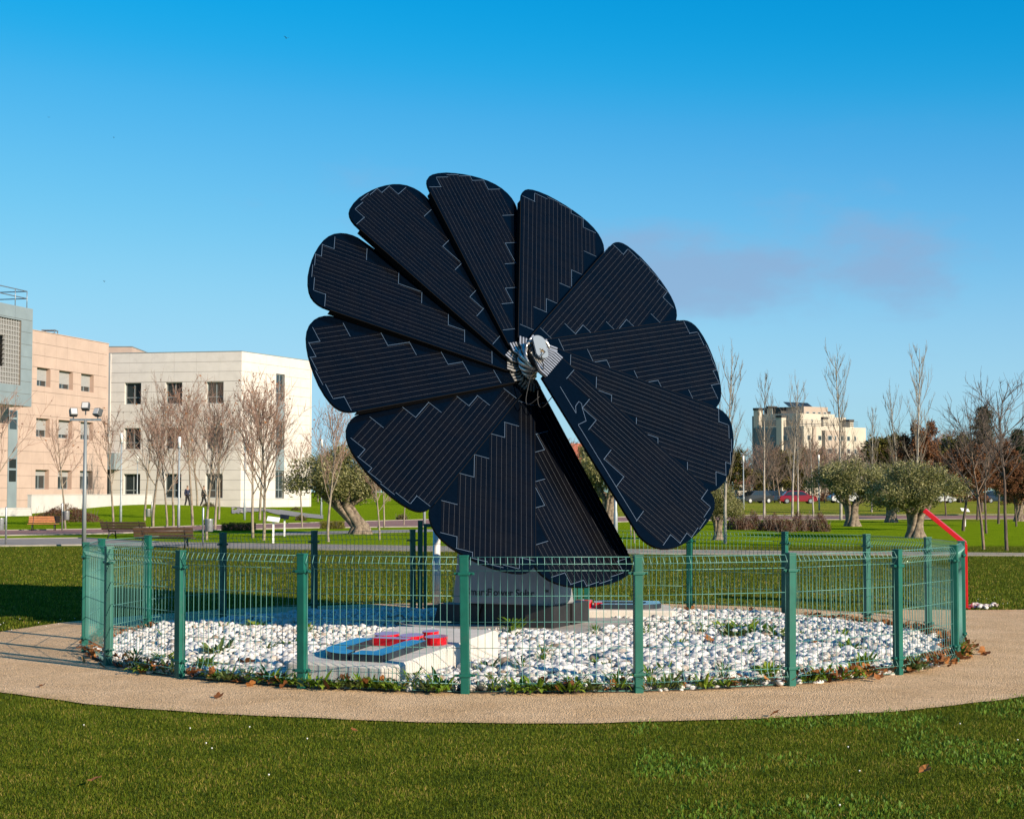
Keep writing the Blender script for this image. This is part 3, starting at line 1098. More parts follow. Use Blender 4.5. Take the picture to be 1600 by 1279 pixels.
# ================================================================== LOGO SLABS
pbr('slab', (0.52, 0.48, 0.43), 0.85, var=0.08, scale=9, bump=0.15, bscale=80, dirt=((0.32, 0.27, 0.2), 5, 0.35))
pbr('blue_gloss', (0.004, 0.075, 0.20), 0.25, var=0.1, scale=5, coat=0.6)
pbr('navy_side', (0.012, 0.02, 0.03), 0.4)
pbr('red_gloss', (0.50, 0.004, 0.012), 0.22, coat=0.8, var=0.05, scale=5)
def slab(loc, yaw, tilt, label, drop):
    root = empty('logo_slab', loc, yaw)
    tag(root, label, 'sign', 'logo slabs in the gravel')
    k = math.tan(tilt)
    sl = lambda v: 0.175 + k * v
    W, L = 0.49, 1.76
    poly = [(-W + 0.04, 0), (W - 0.10, 0), (W, 0.07), (W, L), (-W, L), (-W, 0.04)]
    b = MB()
    # body with rounded top edge
    ins = [(-W + 0.06, 0.02), (W - 0.11, 0.02), (W - 0.02, 0.085), (W - 0.02, L - 0.02), (-W + 0.02, L - 0.02), (-W + 0.02, 0.055)]
    o = 0
    for q, z in ((poly, -drop), (poly, None), (ins, 'top')):
        for a, c in q:
            b.v.append((a, c, z if z == -drop else (sl(c) - 0.02 if z is None else sl(c))))
    for i in range(2):
        for j in range(6):
            b.f.append((i * 6 + j, i * 6 + (j + 1) % 6, (i + 1) * 6 + (j + 1) % 6, (i + 1) * 6 + j))
    b.f += [tuple(range(6))[::-1], tuple(range(12, 18))]
    b.sm = [False] * len(b.f)
    b.build('slab', 'slab', root)
    H = 0.055
    def raise_(name, poly, m, h=H, side=None):
        q = MB()
        q.prism(poly, lambda a, c: sl(c) + 0.001, lambda a, c: sl(c) + h)
        ob = q.build(name, m, root)
        if side:
            ob.data.materials.append(MATS[side])
            for i, p in enumerate(ob.data.polygons):
                if i >= 2:
                    p.material_index = 1
        return ob
    # left half of the U: an arm and the round bend
    bend = []
    cx, cy, ro, ri = -0.02, 0.44, 0.31, 0.15
    for i in range(10):
        a = math.pi + (math.pi / 2 * 1.05) * i / 9
        bend.append((cx + ro * math.cos(a), cy + ro * math.sin(a)))
    inner = []
    for i in range(8):
        a = math.pi + (math.pi / 2 * 1.0) * (7 - i) / 7
        inner.append((cx + ri * math.cos(a), cy + ri * math.sin(a)))
    raise_('logo_arm', [(cx - ro, 0.82)] + bend + inner + [(cx - ri, 0.82)], 'blue_gloss', side='navy_side')
    raise_('logo_arm', [(0.03, 0.14), (0.31, 0.14), (0.31, 0.84), (0.15, 0.84), (0.15, 0.30), (0.03, 0.30)], 'blue_gloss', side='navy_side')
    raise_('logo_bar', [(-0.17, 0.80), (0.14, 0.80), (0.15, 0.81), (0.15, 0.89), (-0.16, 0.89), (-0.17, 0.88)], 'red_gloss', 0.062)
    def disc(x, y, r, h):
        raise_('logo_disc', [(x + r * math.cos(2 * math.pi * i / 24), y + r * math.sin(2 * math.pi * i / 24)) for i in range(24)], 'red_gloss', h)
    disc(-0.17, 1.03, 0.105, 0.062)
    disc(0.075, 1.01, 0.10, 0.062)
    disc(0.31, 1.0, 0.095, 0.062)
    disc(0.13, 1.23, 0.07, 0.062)
    return root
slab((SLAB_O.x, SLAB_O.y, 0), SLAB_YAW, R(4.6), 'pale slab with raised blue arms and red discs by the near side of the fence', 0.02)
slab((1.82, 18.42, 0), R(88), R(0.3), 'pale slab with red discs half hidden behind the solar flower base', 0.02)

# ================================================================== THE MESH FENCE
pbr('fence_green', (0.006, 0.094, 0.068), 0.45, var=0.12, scale=9, spec=0.35, dirt=((0.04, 0.10, 0.08), 14, 0.5))
pbr('wire_green', (0.09, 0.25, 0.22), 0.38, spec=0.6)
fence = empty('mesh_fence', (RC.x, RC.y, 0))
tag(fence, 'low round green wire mesh fence with square posts round the gravel', 'fence')
ANG = [-74.5, -57.9, -41.0, -23.8, -6.3, 11.1, 28.4, 45.5, 62.9, 80.6, 98.3, 115.6, 133.2, 151.0, 168.9, 198.6, 216.3, 234.4, 252.6, 269.5]
def ringp(deg, r=RF):
    a = R(deg)
    return Vector((r * math.sin(a), -r * math.cos(a), 0))
b = MB()
b.bbox((0, 0, 0.495), (0.062, 0.062, 1.03), 0.006)
b.bbox((0, 0, 1.014), (0.066, 0.066, 0.012), 0.003)
post_me = b.mesh('post'); post_me.materials.append(MATS['fence_green'])
b = MB()
b.bbox((0, 0, 0), (0.088, 0.080, 0.022), 0.004)
b.bbox((0.058, -0.012, 0), (0.036, 0.012, 0.020), 0.003)
b.bbox((-0.058, -0.012, 0), (0.036, 0.012, 0.020), 0.003)
b.tube([(0.066, -0.03, 0), (0.066, 0.012, 0)], 0.006, 6)
b.tube([(-0.066, -0.03, 0), (-0.066, 0.012, 0)], 0.006, 6)
clamp_me = b.mesh('clamp'); clamp_me.materials.append(MATS['fence_green'])
rf = random.Random(4)
for i, a in enumerate(ANG):
    M = Matrix.Translation(ringp(a)) @ Matrix.Rotation(R(a), 4, 'Z') @ Matrix.Rotation(R(rf.uniform(-0.7, 0.7)), 4, 'Y')
    p = child('post', post_me, fence, M)
    for z in (0.885, 0.145):
        child('clamp', clamp_me, p, Matrix.Translation((0, 0, z)))
PROFZ = [(0.026, 0.0), (0.085, 0.030), (0.145, 0.0), (0.34, 0.0), (0.53, 0.0), (0.72, 0.0), (0.905, 0.0), (0.955, 0.032), (1.005, 0.0)]
def mesh_panel(name, A, B, parent, prof=PROFZ, n=None, rods=True):
    """welded wire panel from A to B; wires bend along the profile"""
    d = B - A
    L = d.length
    d.normalize()
    nrm = Vector((d.y, -d.x, 0))
    n = n or round(L / 0.0535)
    bb = MB()
    for i in range(n + 1):
        u = L * i / n
        jit = rf.uniform(-0.0012, 0.0012)
        bb.tube([A + d * (u + jit) + nrm * (o_ + 0.001) + Vector((0, 0, z)) for z, o_ in prof], 0.0022, 4, False)
    for z, o_ in prof:
        bb.tube([A + nrm * (o_ - 0.004) + Vector((0, 0, z)), B + nrm * (o_ - 0.004) + Vector((0, 0, z))], 0.0029, 4)
    return bb.build(name, 'wire_green', parent)
for a0, a1 in zip(ANG, ANG[1:] + [ANG[0] + 360]):
    if a0 == 168.9:
        continue                                   # the gate stands here
    A, B = ringp(a0), ringp(a1)
    d = (B - A).normalized()
    mesh_panel('mesh_panel', A + d * 0.036, B - d * 0.036, fence)
# gate in the back of the ring
gA, gB = ringp(198.6), ringp(168.9)
gate = empty('mesh_gate', (RC.x, RC.y, 0))
tag(gate, 'dark green framed gate at the back of the round fence', 'gate')
d = (gB - gA).normalized()
w_ = (gB - gA).length
for u in (0.085, w_ - 0.085):
    b = MB()
    q = gA + d * u
    b.bbox((q.x, q.y, 0.565), (0.062, 0.062, 1.13), 0.005, Matrix.Rotation(math.atan2(d.y, d.x), 3, 'Z'))
    b.build('gate_post', 'fence_green', gate)
for s_, (u0, u1) in enumerate(((0.125, w_ / 2 - 0.01), (w_ / 2 + 0.01, w_ - 0.125))):
    b = MB()
    Rm = Matrix.Rotation(math.atan2(d.y, d.x), 3, 'Z')
    for z in (0.07, 1.07):
        q = gA + d * (u0 + u1) / 2
        b.bbox((q.x, q.y, z), (u1 - u0, 0.04, 0.04), 0.004, Rm)
    for u in (u0 + 0.02, u1 - 0.02):
        q = gA + d * u
        b.bbox((q.x, q.y, 0.57), (0.038, 0.038, 0.96), 0.004, Rm)
    lf = b.build('gate_leaf', 'fence_green', gate)
    mesh_panel('gate_mesh', gA + d * (u0 + 0.04), gA + d * (u1 - 0.04), lf, [(0.09, 0), (0.27, 0), (0.46, 0), (0.65, 0), (0.84, 0), (1.05, 0)])
b = MB()
q = gA + d * (w_ / 2 - 0.05) + Vector((d.y, -d.x, 0)) * 0.04
b.bbox((q.x, q.y, 0.6), (0.05, 0.03, 0.16), 0.006, Matrix.Rotation(math.atan2(d.y, d.x), 3, 'Z'))
b.build('gate_lock', 'dark_metal', gate)

# ------------------------------------------------------------------ white pole behind the flower
def metal_pole(name, loc, h, r0, r1, m, n=14):
    bb = MB()
    bb.lathe([(r0 * 1.0, 0), (r0, 0.02), (r0, 0.9), (r1, 1.0), (r1, h)], (0, 0, 0), n)
    return bb.build(name, m, loc)
pbr('peeling_white', (0.62, 0.60, 0.56), 0.6, var=0.06, scale=6, dirt=((0.12, 0.11, 0.10), 22, 0.8))
q = gp(682, 949)
pole = empty('white_pole', (q.x, q.y, 0))
tag(pole, 'stout white pole with flaking paint beside the gate behind the flower', 'pole')
b = MB(); b.lathe([(0.052, 0.0), (0.052, 0.62), (0.048, 0.622), (0.048, 2.1)], n=18); b.build('shaft', 'peeling_white', pole)
b = MB(); b.lathe([(0.095, 0.0), (0.095, 0.012), (0.06, 0.014)], n=18); b.build('base_plate', 'galvanised', pole)
b = MB(); b.lathe([(0.056, 2.1), (0.056, 2.12), (0.03, 2.14)], n=18); b.build('cap', 'galvanised', pole)

# ------------------------------------------------------------------ red lectern at the right, edge on to the camera
pbr('lectern_red', (0.52, 0.006, 0.008), 0.35, var=0.06, scale=6)
q = gp(1509, 950)
va = math.atan2(q.x, q.y)                     # turned edge-on
lec = empty('info_lectern', (q.x, q.y, 0), -va)
tag(lec, 'bent red metal lectern standing in the grass right of the fence', 'lectern')
b = MB(); b.bbox((0, 0.0, 0.41), (0.06, 0.26, 0.82), 0.006); b.build('stand', 'lectern_red', lec)
b = MB(); b.bbox((-0.245, 0, 1.035), (0.66, 0.5, 0.055), 0.006, Matrix.Rotation(R(40.5), 3, 'Y')); b.build('board', 'lectern_red', lec)
b = MB(); b.bbox((0, 0.0, 0.01), (0.12, 0.32, 0.02), 0.004); b.build('base_plate', 'lectern_red', lec)
n = 60
rs = np.random.default_rng(11)
Pp = np.column_stack([q.x + 0.08 + np.abs(rs.normal(0, 0.17, n)) * 0.9, q.y - 0.05 + rs.normal(0, 0.09, n), rs.uniform(0.02, 0.055, n)])
tag(scatter_stones('white_stones', Pp, rs.uniform(0.022, 0.04, n), (np.ones(n, bool), np.zeros(n, bool)), 12, 'white_stone'), 'small heap of white stones at the foot of the red lectern', 'stones', kind='stuff')

# ------------------------------------------------------------------ weeds and dead leaves
leafmat('weed', [(0.0, (0.05, 0.11, 0.008)), (0.5, (0.12, 0.21, 0.016)), (1.0, (0.25, 0.31, 0.04))], 0.5, 0.3)
leafmat('weed_grey', [(0.0, (0.05, 0.09, 0.02)), (1.0, (0.18, 0.22, 0.07))], 0.6, 0.25)
leafmat('dead_leaf', [(0.0, (0.055, 0.022, 0.010)), (0.5, (0.20, 0.075, 0.025)), (0.85, (0.34, 0.14, 0.04)), (1.0, (0.48, 0.26, 0.10))], 0.7, 0.15)
def leaf_blade(base, d, up, L, W, curl, n=4):
    """a leaf of 2 x n quads along a bending midrib; returns verts, faces"""
    side = d.cross(up).normalized()
    vs, fs = [], []
    for i in range(n + 1):
        u = i / n
        c = base + d * (L * u) + up * (L * (u * 0.75 - curl * u * u))
        w = W * math.sin(math.pi * min(1, 0.12 + u * 0.86)) ** 0.8
        vs += [c - side * w / 2 + up * 0.1 * w, c, c + side * w / 2 + up * 0.1 * w]
    for i in range(n):
        for j in (0, 1):
            fs.append((3 * i + j, 3 * i + j + 1, 3 * i + 4 + j, 3 * i + 3 + j))
    return vs, fs
def weed_mesh(seed, kind):
    r_ = random.Random(seed)
    V, F, rn = [], [], []
    for _ in range(r_.randint(55, 75) if kind != 'tall' else 90):
        a = r_.uniform(0, 6.283)
        d = Vector((math.cos(a), math.sin(a), 0))
        up = Vector((0, 0, 1))
        rad = abs(r_.gauss(0, 0.05))
        base = d * rad + Vector((0, 0, 0.0 if kind != 'tall' else r_.uniform(0, 0.12)))
        L = r_.uniform(0.045, 0.105) * (0.7 if kind == 'tall' else 1)
        vs, fs = leaf_blade(base, d, up * r_.uniform(0.7, 2.2), L, L * r_.uniform(0.22, 0.42) * (0.6 if kind == 'tall' else 1), r_.uniform(0.1, 0.8), 3)
        o = len(V)
        V += [tuple(v) for v in vs]
        F += [tuple(i + o for i in f) for f in fs]
        rn += [r_.random()] * len(vs)
    ob = npmesh('weed_leaves', V, np.array(F), 'weed' if kind != 'grey' else 'weed_grey', None, rn)
    me = ob.data
    bpy.data.objects.remove(ob)
    return me
weeds = [weed_mesh(50 + i, 'wide') for i in range(4)] + [weed_mesh(60 + i, 'tall') for i in range(2)] + [weed_mesh(70 + i, 'grey') for i in range(2)]
def weed(x, y, s_, k, label, group):
    o = child('weed', weeds[k], None)
    o.location = (x, y, 0.035)
    o.rotation_euler = (0, 0, random.uniform(0, 6.28))
    o.scale = (s_, s_, s_ * random.uniform(0.75, 1.1))
    return tag(o, label, 'weed', group)
ORD = ['first', 'second', 'third', 'fourth', 'fifth', 'sixth', 'seventh', 'eighth', 'ninth', 'tenth', 'eleventh']
def fence_weed_label(a):
    k = sum(1 for t in ANG if t <= a)
    return 'low green weeds at the fence foot just right of the %s near post from left' % ORD[k - 1]
def pebble_weed_label(px, py):
    if px < 440: return 'green weed tuft in the pebbles left of the blue slab'
    if px < 600: return 'green weed behind the blue slab in the pebbles'
    if px < 780: return 'green weed in the pebbles beside the right edge of the blue slab'
    if px < 960: return 'green weed in the pebbles before the solar flower base' + (' close to it' if py < 1000 else ' nearer the fence')
    if px < 1110: return 'green weed in the pebbles right of the solar flower base'
    return 'green weed in the pebbles at the right' + (' in the long back patch' if py < 990 else ' nearer the fence')
random.seed(21)
for a in [-52, -47.5, -44, -36, -33.5, -31, -28.5, -26, -24.5, -22.3, -20, -18.4, -16.8, -15, -13.4, -11.8, -10, -8.6, -3.5, -1.0, 1.0, 2.6, 4.2, 6.5, 9, 12.6, 14.5, 18.5, 21, 24, 26.5, 31.5, 33.5, 36, 38.5, 41.5, 48.5, 50.5, 66, 68]:
    q = ringp(a, RF + random.uniform(-0.09, 0.0)) + RC
    weed(q.x, q.y, random.uniform(0.7, 1.25), random.randrange(8), fence_weed_label(a), 'weeds along the fence foot')
for px, py, s_, k in [(340, 1012, 1.0, 6), (415, 1008, 0.6, 6), (480, 985, 0.7, 4), (350, 975, 0.6, 1), (270, 993, 0.8, 1), (300, 1000, 0.6, 2), (640, 1012, 0.9, 4), (800, 985, 1.2, 4), (850, 1022, 0.7, 5), (815, 1043, 0.7, 4), (900, 1058, 0.7, 1), (1130, 975, 1.1, 2), (1160, 978, 1.2, 3), (1190, 982, 1.2, 0), (1215, 985, 1.0, 1), (1310, 990, 0.8, 3), (1160, 1020, 0.8, 6), (1095, 980, 0.6, 5), (1290, 975, 0.5, 1), (1240, 990, 0.9, 2), (1145, 985, 1.0, 6), (1060, 1000, 0.7, 3), (1040, 1040, 0.7, 1), (1200, 1040, 0.8, 2), (1330, 1005, 0.8, 0), (1350, 1025, 0.7, 3), (940, 1030, 0.7, 2), (760, 1040, 0.7, 6), (255, 1020, 0.8, 3), (400, 970, 0.8, 2), (450, 1000, 0.7, 1), (320, 1030, 0.8, 0), (930, 985, 0.6, 4), (1010, 985, 0.6, 5), (620, 1005, 0.6, 0), (700, 1000, 0.6, 1), (1130, 1048, 0.7, 4)]:
    q = gp(px, py + 6, 0.09)
    o = weed(q.x, q.y, s_ * 1.3, k, pebble_weed_label(px, py), 'weeds among the pebbles')
    o.location.z = 0.07
# dead leaves: blown against the fence they are litter; single ones lie on path and lawn
def leaf_geo(r_, s_):
    """a lobed, curled plane-tree leaf"""
    k = 14
    vs = [Vector((0, 0, 0))]
    for i in range(k):
        a = 2 * math.pi * i / k
        rr = s_ * (0.62 + 0.38 * abs(math.cos(2.5 * a))) * r_.uniform(0.85, 1.1)
        vs.append(Vector((rr * math.cos(a), rr * math.sin(a), 0)))
    cx, cy = r_.uniform(-3, 9) / max(s_, 0.01) * 0.05, r_.uniform(2, 9) / max(s_, 0.01) * 0.05
    for v in vs:
        v.z = cx * v.x * v.x + cy * v.y * v.y + r_.uniform(-0.1, 0.1) * s_
    fs = [(0, 1 + i, 1 + (i + 1) % k) for i in range(k)]
    return vs, fs
def litter(name, spots, seed, label):
    r_ = random.Random(seed)
    V, F, rn = [], [], []
    for x, y, z, s_ in spots:
        vs, fs = leaf_geo(r_, s_)
        M = Matrix.Rotation(r_.uniform(0, 6.28), 3, 'Z') @ Matrix.Rotation(r_.gauss(0, 0.7), 3, 'X') @ Matrix.Rotation(r_.uniform(0, 6.28), 3, 'Z')
        o = len(V)
        V += [tuple(M @ v + Vector((x, y, z))) for v in vs]
        F += [tuple(i + o for i in f) for f in fs]
        rn += [r_.betavariate(2, 2)] * len(vs)
    return tag(npmesh(name, V, np.array(F), 'dead_leaf', None, rn), label, 'leaves', kind='stuff')
r_ = random.Random(5)
spots = []
for a0, a1, k in ((-76, -46, 80), (-46, -25, 40), (-22, -5, 22), (0, 12, 20), (16, 30, 22), (30, 50, 110), (50, 84, 200), (84, 128, 180), (128, 165, 40), (-110, -78, 60)):
    for _ in range(k):
        q = ringp(r_.uniform(a0, a1), RF + r_.gauss(-0.05, 0.07)) + RC
        spots.append((q.x, q.y, r_.uniform(0.03, 0.10), r_.uniform(0.025, 0.052)))
litter('leaf_litter', spots, 6, 'brown dead leaves blown against the foot of the fence')
def fallen(px, py, s_, z, label, group, seed):
    r2 = random.Random(seed)
    vs, fs = leaf_geo(r2, s_)
    q = gp(px, py, z)
    b = MB(); b.add(vs, fs)
    o = b.build('dead_leaf', 'dead_leaf')
    a = o.data.attributes.new('rnd', 'FLOAT', 'POINT')
    a.data.foreach_set('value', [r2.uniform(0.3, 0.9)] * len(vs))
    o.location = (q.x, q.y, z + 0.012)
    o.rotation_euler = (r2.uniform(-0.5, 0.5), r2.uniform(-0.5, 0.5), r2.uniform(0, 6.28))
    tag(o, label, 'leaf', group)
fallen(65, 1073, 0.035, 0.012, 'curled orange leaf lying on the path at the left edge', 'fallen leaves', 1)
fallen(342, 1090, 0.042, 0.012, 'flat brown leaf on the sand path near the fence', 'fallen leaves', 2)
fallen(148, 1221, 0.045, 0.03, 'dark brown leaf on the foreground lawn at lower left', 'fallen leaves', 3)
fallen(1210, 1117, 0.042, 0.02, 'brown leaf where the path meets the foreground grass', 'fallen leaves', 4)
fallen(1446, 1205, 0.042, 0.03, 'red brown leaf on the grass at lower right', 'fallen leaves', 5)
fallen(553, 1143, 0.028, 0.03, 'small brown leaf on the grass just below the path', 'fallen leaves', 6)
fallen(1540, 1023, 0.06, 0.012, 'dark dead leaf on the path at the right', 'fallen leaves', 7)
fallen(1111, 1000, 0.085, 0.11, 'large orange leaf lying on the white pebbles', 'fallen leaves', 8)
fallen(385, 1036, 0.08, 0.10, 'brown leaf on the pebbles near the blue slab', 'fallen leaves', 9)
fallen(1272, 1006, 0.05, 0.10, 'small red brown leaf on the pebbles at the right', 'fallen leaves', 10)
fallen(715, 1022, 0.05, 0.10, 'bright orange leaf on pebbles beside the slab', 'fallen leaves', 11)
# daisies: tiny white heads in the lawn
V, F = [], []
r_ = random.Random(9)
pts = [gp(x, y, 0.03) for x, y in [(322, 1157), (331, 1165), (390, 1132), (420, 1206), (131, 1129), (297, 1134), (1325, 1163), (1500, 1127), (1343, 1200), (1312, 1253), (1590, 1152), (480, 1150)]]
pts += [gp(r_.uniform(0, 130), r_.uniform(962, 985), 0.03) for _ in range(9)] + [gp(r_.uniform(1520, 1600), r_.uniform(930, 945), 0.03) for _ in range(8)]
b = MB()
for p in pts:
    b.lathe([(0.001, -0.008), (0.005, 0.0), (0.005, 0.0015), (0.001, 0.003)], tuple(p - Vector((0, 0, 0.01))), 6)
tag(b.build('daisies', 'white_paint'), 'tiny white daisies scattered over the lawn', 'daisies', kind='stuff')

# ================================================================== BUILDINGS AT THE LEFT
pbr('limestone', (0.54, 0.505, 0.475), 0.8, var=0.05, scale=1.2, dirt=((0.34, 0.31, 0.285), 0.9, 0.35))
pbr('pink_stone', (0.405, 0.305, 0.255), 0.8, var=0.07, scale=0.9, dirt=((0.32, 0.225, 0.18), 0.7, 0.35))
pbr('joint', (0.22, 0.19, 0.165), 0.9)
pbr('reveal_white', (0.52, 0.50, 0.47), 0.7)
pbr('reveal_pink', (0.40, 0.28, 0.225), 0.8)
pbr('zinc', (0.21, 0.26, 0.285), 0.5, 0.15, var=0.08, scale=1)
pbr('shutter_grey', (0.30, 0.30, 0.30), 0.6)
pbr('frame_grey', (0.24, 0.27, 0.28), 0.5, 0.2)
pbr('curtain', (0.35, 0.37, 0.35), 0.9, var=0.2, scale=9)
pbr('wall_white', (0.47, 0.455, 0.44), 0.85, var=0.06, scale=1.0, dirt=((0.33, 0.31, 0.29), 0.8, 0.4))
PANEL_CACHE = {}
def shared_box(key, m):
    k = (key, m)
    if k not in PANEL_CACHE:
        b = MB()
        b.box((0, 0, 0), key)
        me = b.mesh('cladding_panel')
        me.materials.append(MATS[m])
        PANEL_CACHE[k] = me
    return PANEL_CACHE[k]
def window_part(root, M, u0, u1, z0, z1, rec, style, rw):
    """window in an opening: frame (part) > panes, mullions, shutter (sub-parts); M: facade frame"""
    b = MB()
    f = 0.07
    y0, y1 = rec - 0.05, rec + 0.03
    b.span(u0, u1, y0, y1, z0, z0 + f); b.span(u0, u1, y0, y1, z1 - f, z1)
    b.span(u0, u0 + f, y0, y1, z0 + f, z1 - f); b.span(u1 - f, u1, y0, y1, z0 + f, z1 - f)
    um = (u0 + u1) / 2 + 0.05
    b.span(um - 0.035, um + 0.035, y0, y1, z0 + f, z1 - f)
    if style == 'trans':
        b.span(u0 + f, u1 - f, y0 + 0.004, y1 - 0.004, z0 + (z1 - z0) * 0.3, z0 + (z1 - z0) * 0.3 + f)
    w = b.build('window', 'frame_grey', root)
    w.matrix_local = M
    for a0, a1 in ((u0 + f, um - 0.035), (um + 0.035, u1 - f)):
        b = MB(); b.span(a0, a1, rec - 0.01, rec + 0.01, z0 + f, z1 - f); b.build('pane', 'glass_dark', w)
    if rw.random() < 0.7:
        b = MB()
        a0, a1 = (u0 + f, um - 0.2) if rw.random() < 0.6 else (um, u1 - f)
        b.span(a0, a1, rec + 0.12, rec + 0.14, z0 + f, z1 - f); b.build('curtain', 'curtain', w)
    if isinstance(style, float):
        b = MB()
        zs = z1 - (z1 - z0) * style
        n = max(3, int((z1 - zs) / 0.09))
        for i in range(n):
            b.span(u0 + 0.01, u1 - 0.01, rec - 0.085, rec - 0.055, zs + (z1 - zs) * i / n + 0.006, zs + (z1 - zs) * (i + 1) / n)
        b.build('shutter', 'shutter_grey', w)
    b = MB(); b.box(((u0 + u1) / 2, rec + 0.45, (z0 + z1) / 2), (u1 - u0 + 0.2, 0.02, z1 - z0 + 0.2)); b.build('dark_interior', 'black_matte', w)
    return w
def facade(root, A, B, z0, z1, ops, m, cw, ch, core, rec=0.34, thick=0.4, reveal=None, seed=1, styles=None):
    """clad wall from A to B (left to right seen from outside) with real openings"""
    A, B = Vector(A), Vector(B)
    d = B - A
    L = d.length
    yaw = math.atan2(d.y, d.x)
    M = Matrix.Translation(A - Vector(root.location)) @ Matrix.Rotation(yaw, 4, 'Z')
    b = MB()
    for u0, u1, a, c in rectsub([(0, L, z0, z1)], ops):
        b.span(u0, u1, 0.035, thick, a, c)
    w = b.build('wall', core, root)
    w.matrix_local = M
    rw = random.Random(seed)
    nu, nz = max(1, round(L / cw)), max(1, round((z1 - z0) / ch))
    g = 0.011
    for j in range(nz):
        c0, c1 = z0 + (z1 - z0) * j / nz, z0 + (z1 - z0) * (j + 1) / nz
        for i in range(nu):
            a0, a1 = L * i / nu, L * (i + 1) / nu
            for q in rectsub([(a0 + g * 0.5, a1 - g * 0.5, c0 + g, c1 - g)], ops):
                key = (round(q[1] - q[0], 3), 0.03, round(q[3] - q[2], 3))
                o = child('cladding_panel', shared_box(key, m), root, M @ Matrix.Translation(((q[0] + q[1]) / 2, 0.017 + rw.uniform(-0.002, 0.002), (q[2] + q[3]) / 2)))
    for k, (u0, u1, a, c) in enumerate(ops):
        st = styles[k] if styles else 'trans'
        if st == 'none':
            continue
        if reveal:
            b = MB()
            t = 0.02
            b.span(u0 - 0.001, u0 + t, 0.02, rec - 0.05, a, c); b.span(u1 - t, u1 + 0.001, 0.02, rec - 0.05, a, c)
            b.span(u0 + t, u1 - t, 0.02, rec - 0.05, c - t, c + 0.001); b.span(u0 + t, u1 - t, 0.0, rec - 0.05, a - 0.001, a + t)
            o = b.build('reveal', reveal, root)
            o.matrix_local = M
        window_part(root, M, u0 + 0.02, u1 - 0.02, a + 0.02, c - 0.02, rec, st, rw)
    return M, L
# --- white limestone building
P0, P1, P2 = Vector((-34.35, 137.2, 0)), Vector((-22.6, 135.0, 0)), Vector((-18.0, 145.3, 0))
P3 = P0 + P2 - P1
wb = empty('limestone_building', (P1.x, P1.y, 0))
tag(wb, 'cream limestone building with square windows behind the bare trees at left', 'building')
ops = []
for u0, u1 in ((1.55, 3.05), (5.22, 6.72), (8.85, 10.38)):
    for z0, z1 in ((8.85, 10.7), (5.05, 6.87), (0.95, 3.0)):
        ops.append((u0, u1, z0, z1))
TOPW = 13.2
facade(wb, P0, P1, 0, TOPW, ops, 'limestone', 1.98, 0.82, 'joint', 0.33, reveal='reveal_white', seed=2)
ops2 = [(5.35, 6.75, 9.3, 11.7), (5.35, 6.75, 5.2, 7.6), (5.35, 6.75, 0.9, 3.3)]
M, L = facade(wb, P1, P2, 0, TOPW, ops2, 'limestone', 1.9, 0.82, 'joint', 0.2, seed=3, styles=['trans', 'trans', 'trans'])
for z0, z1 in ((7.62, 9.28), (3.32, 5.18)):
    b = MB(); b.span(5.37, 6.73, -0.02, 0.0, z0, z1); o = b.build('spandrel', 'zinc', wb); o.matrix_local = M
b = MB()
for A, B in ((P2, P3), (P3, P0)):
    d = (B - A).normalized()
    nn = Vector((d.y, -d.x, 0))
    b.prism([(A.x, A.y), (B.x, B.y), (B.x - nn.x * 0.3, B.y - nn.y * 0.3), (A.x - nn.x * 0.3, A.y - nn.y * 0.3)], 0, TOPW - 0.004)
b.build('rear_wall', 'limestone', wb, True)
b = MB()
b.prism([(p.x + (q.x - p.x) * 0.03, p.y + (q.y - p.y) * 0.03) for p, q in ((P0, P2), (P1, P3), (P2, P0), (P3, P1))], TOPW - 0.9, TOPW - 0.6)
b.build('roof', 'concrete_path', wb, True)
b = MB()
for A, B in ((P0, P1), (P1, P2)):
    d = (B - A).normalized()
    nn = Vector((d.y, -d.x, 0))
    b.prism([(A.x + nn.x * 0.03, A.y + nn.y * 0.03), (B.x + nn.x * 0.03, B.y + nn.y * 0.03), (B.x - nn.x * 0.42, B.y - nn.y * 0.42), (A.x - nn.x * 0.42, A.y - nn.y * 0.42)], TOPW + 0.002, TOPW + 0.05)
b.build('parapet_cap', 'zinc', wb, True)
# entrance canopy, door and sign where it meets the pink wing
d = (P1 - P0).normalized()
yaw = math.atan2(d.y, d.x)
M = Matrix.Translation(P0 - Vector(wb.location)) @ Matrix.Rotation(yaw, 4, 'Z')
b = MB(); b.span(0.05, 1.25, -1.2, -0.01, 3.35, 4.75); o = b.build('entrance_canopy', 'zinc', wb); o.matrix_local = M
b = MB(); b.span(0.0, 0.42, -0.35, -0.02, 0.2, 3.35); o = b.build('entrance_door', 'glass_dark', wb); o.matrix_local = M
b = MB(); b.span(-0.2, 0.05, -1.3, -1.22, 3.5, 4.25); o = b.build('sign_plate', pbr('sign_blue', (0.01, 0.12, 0.42), 0.5), wb); o.matrix_local = M

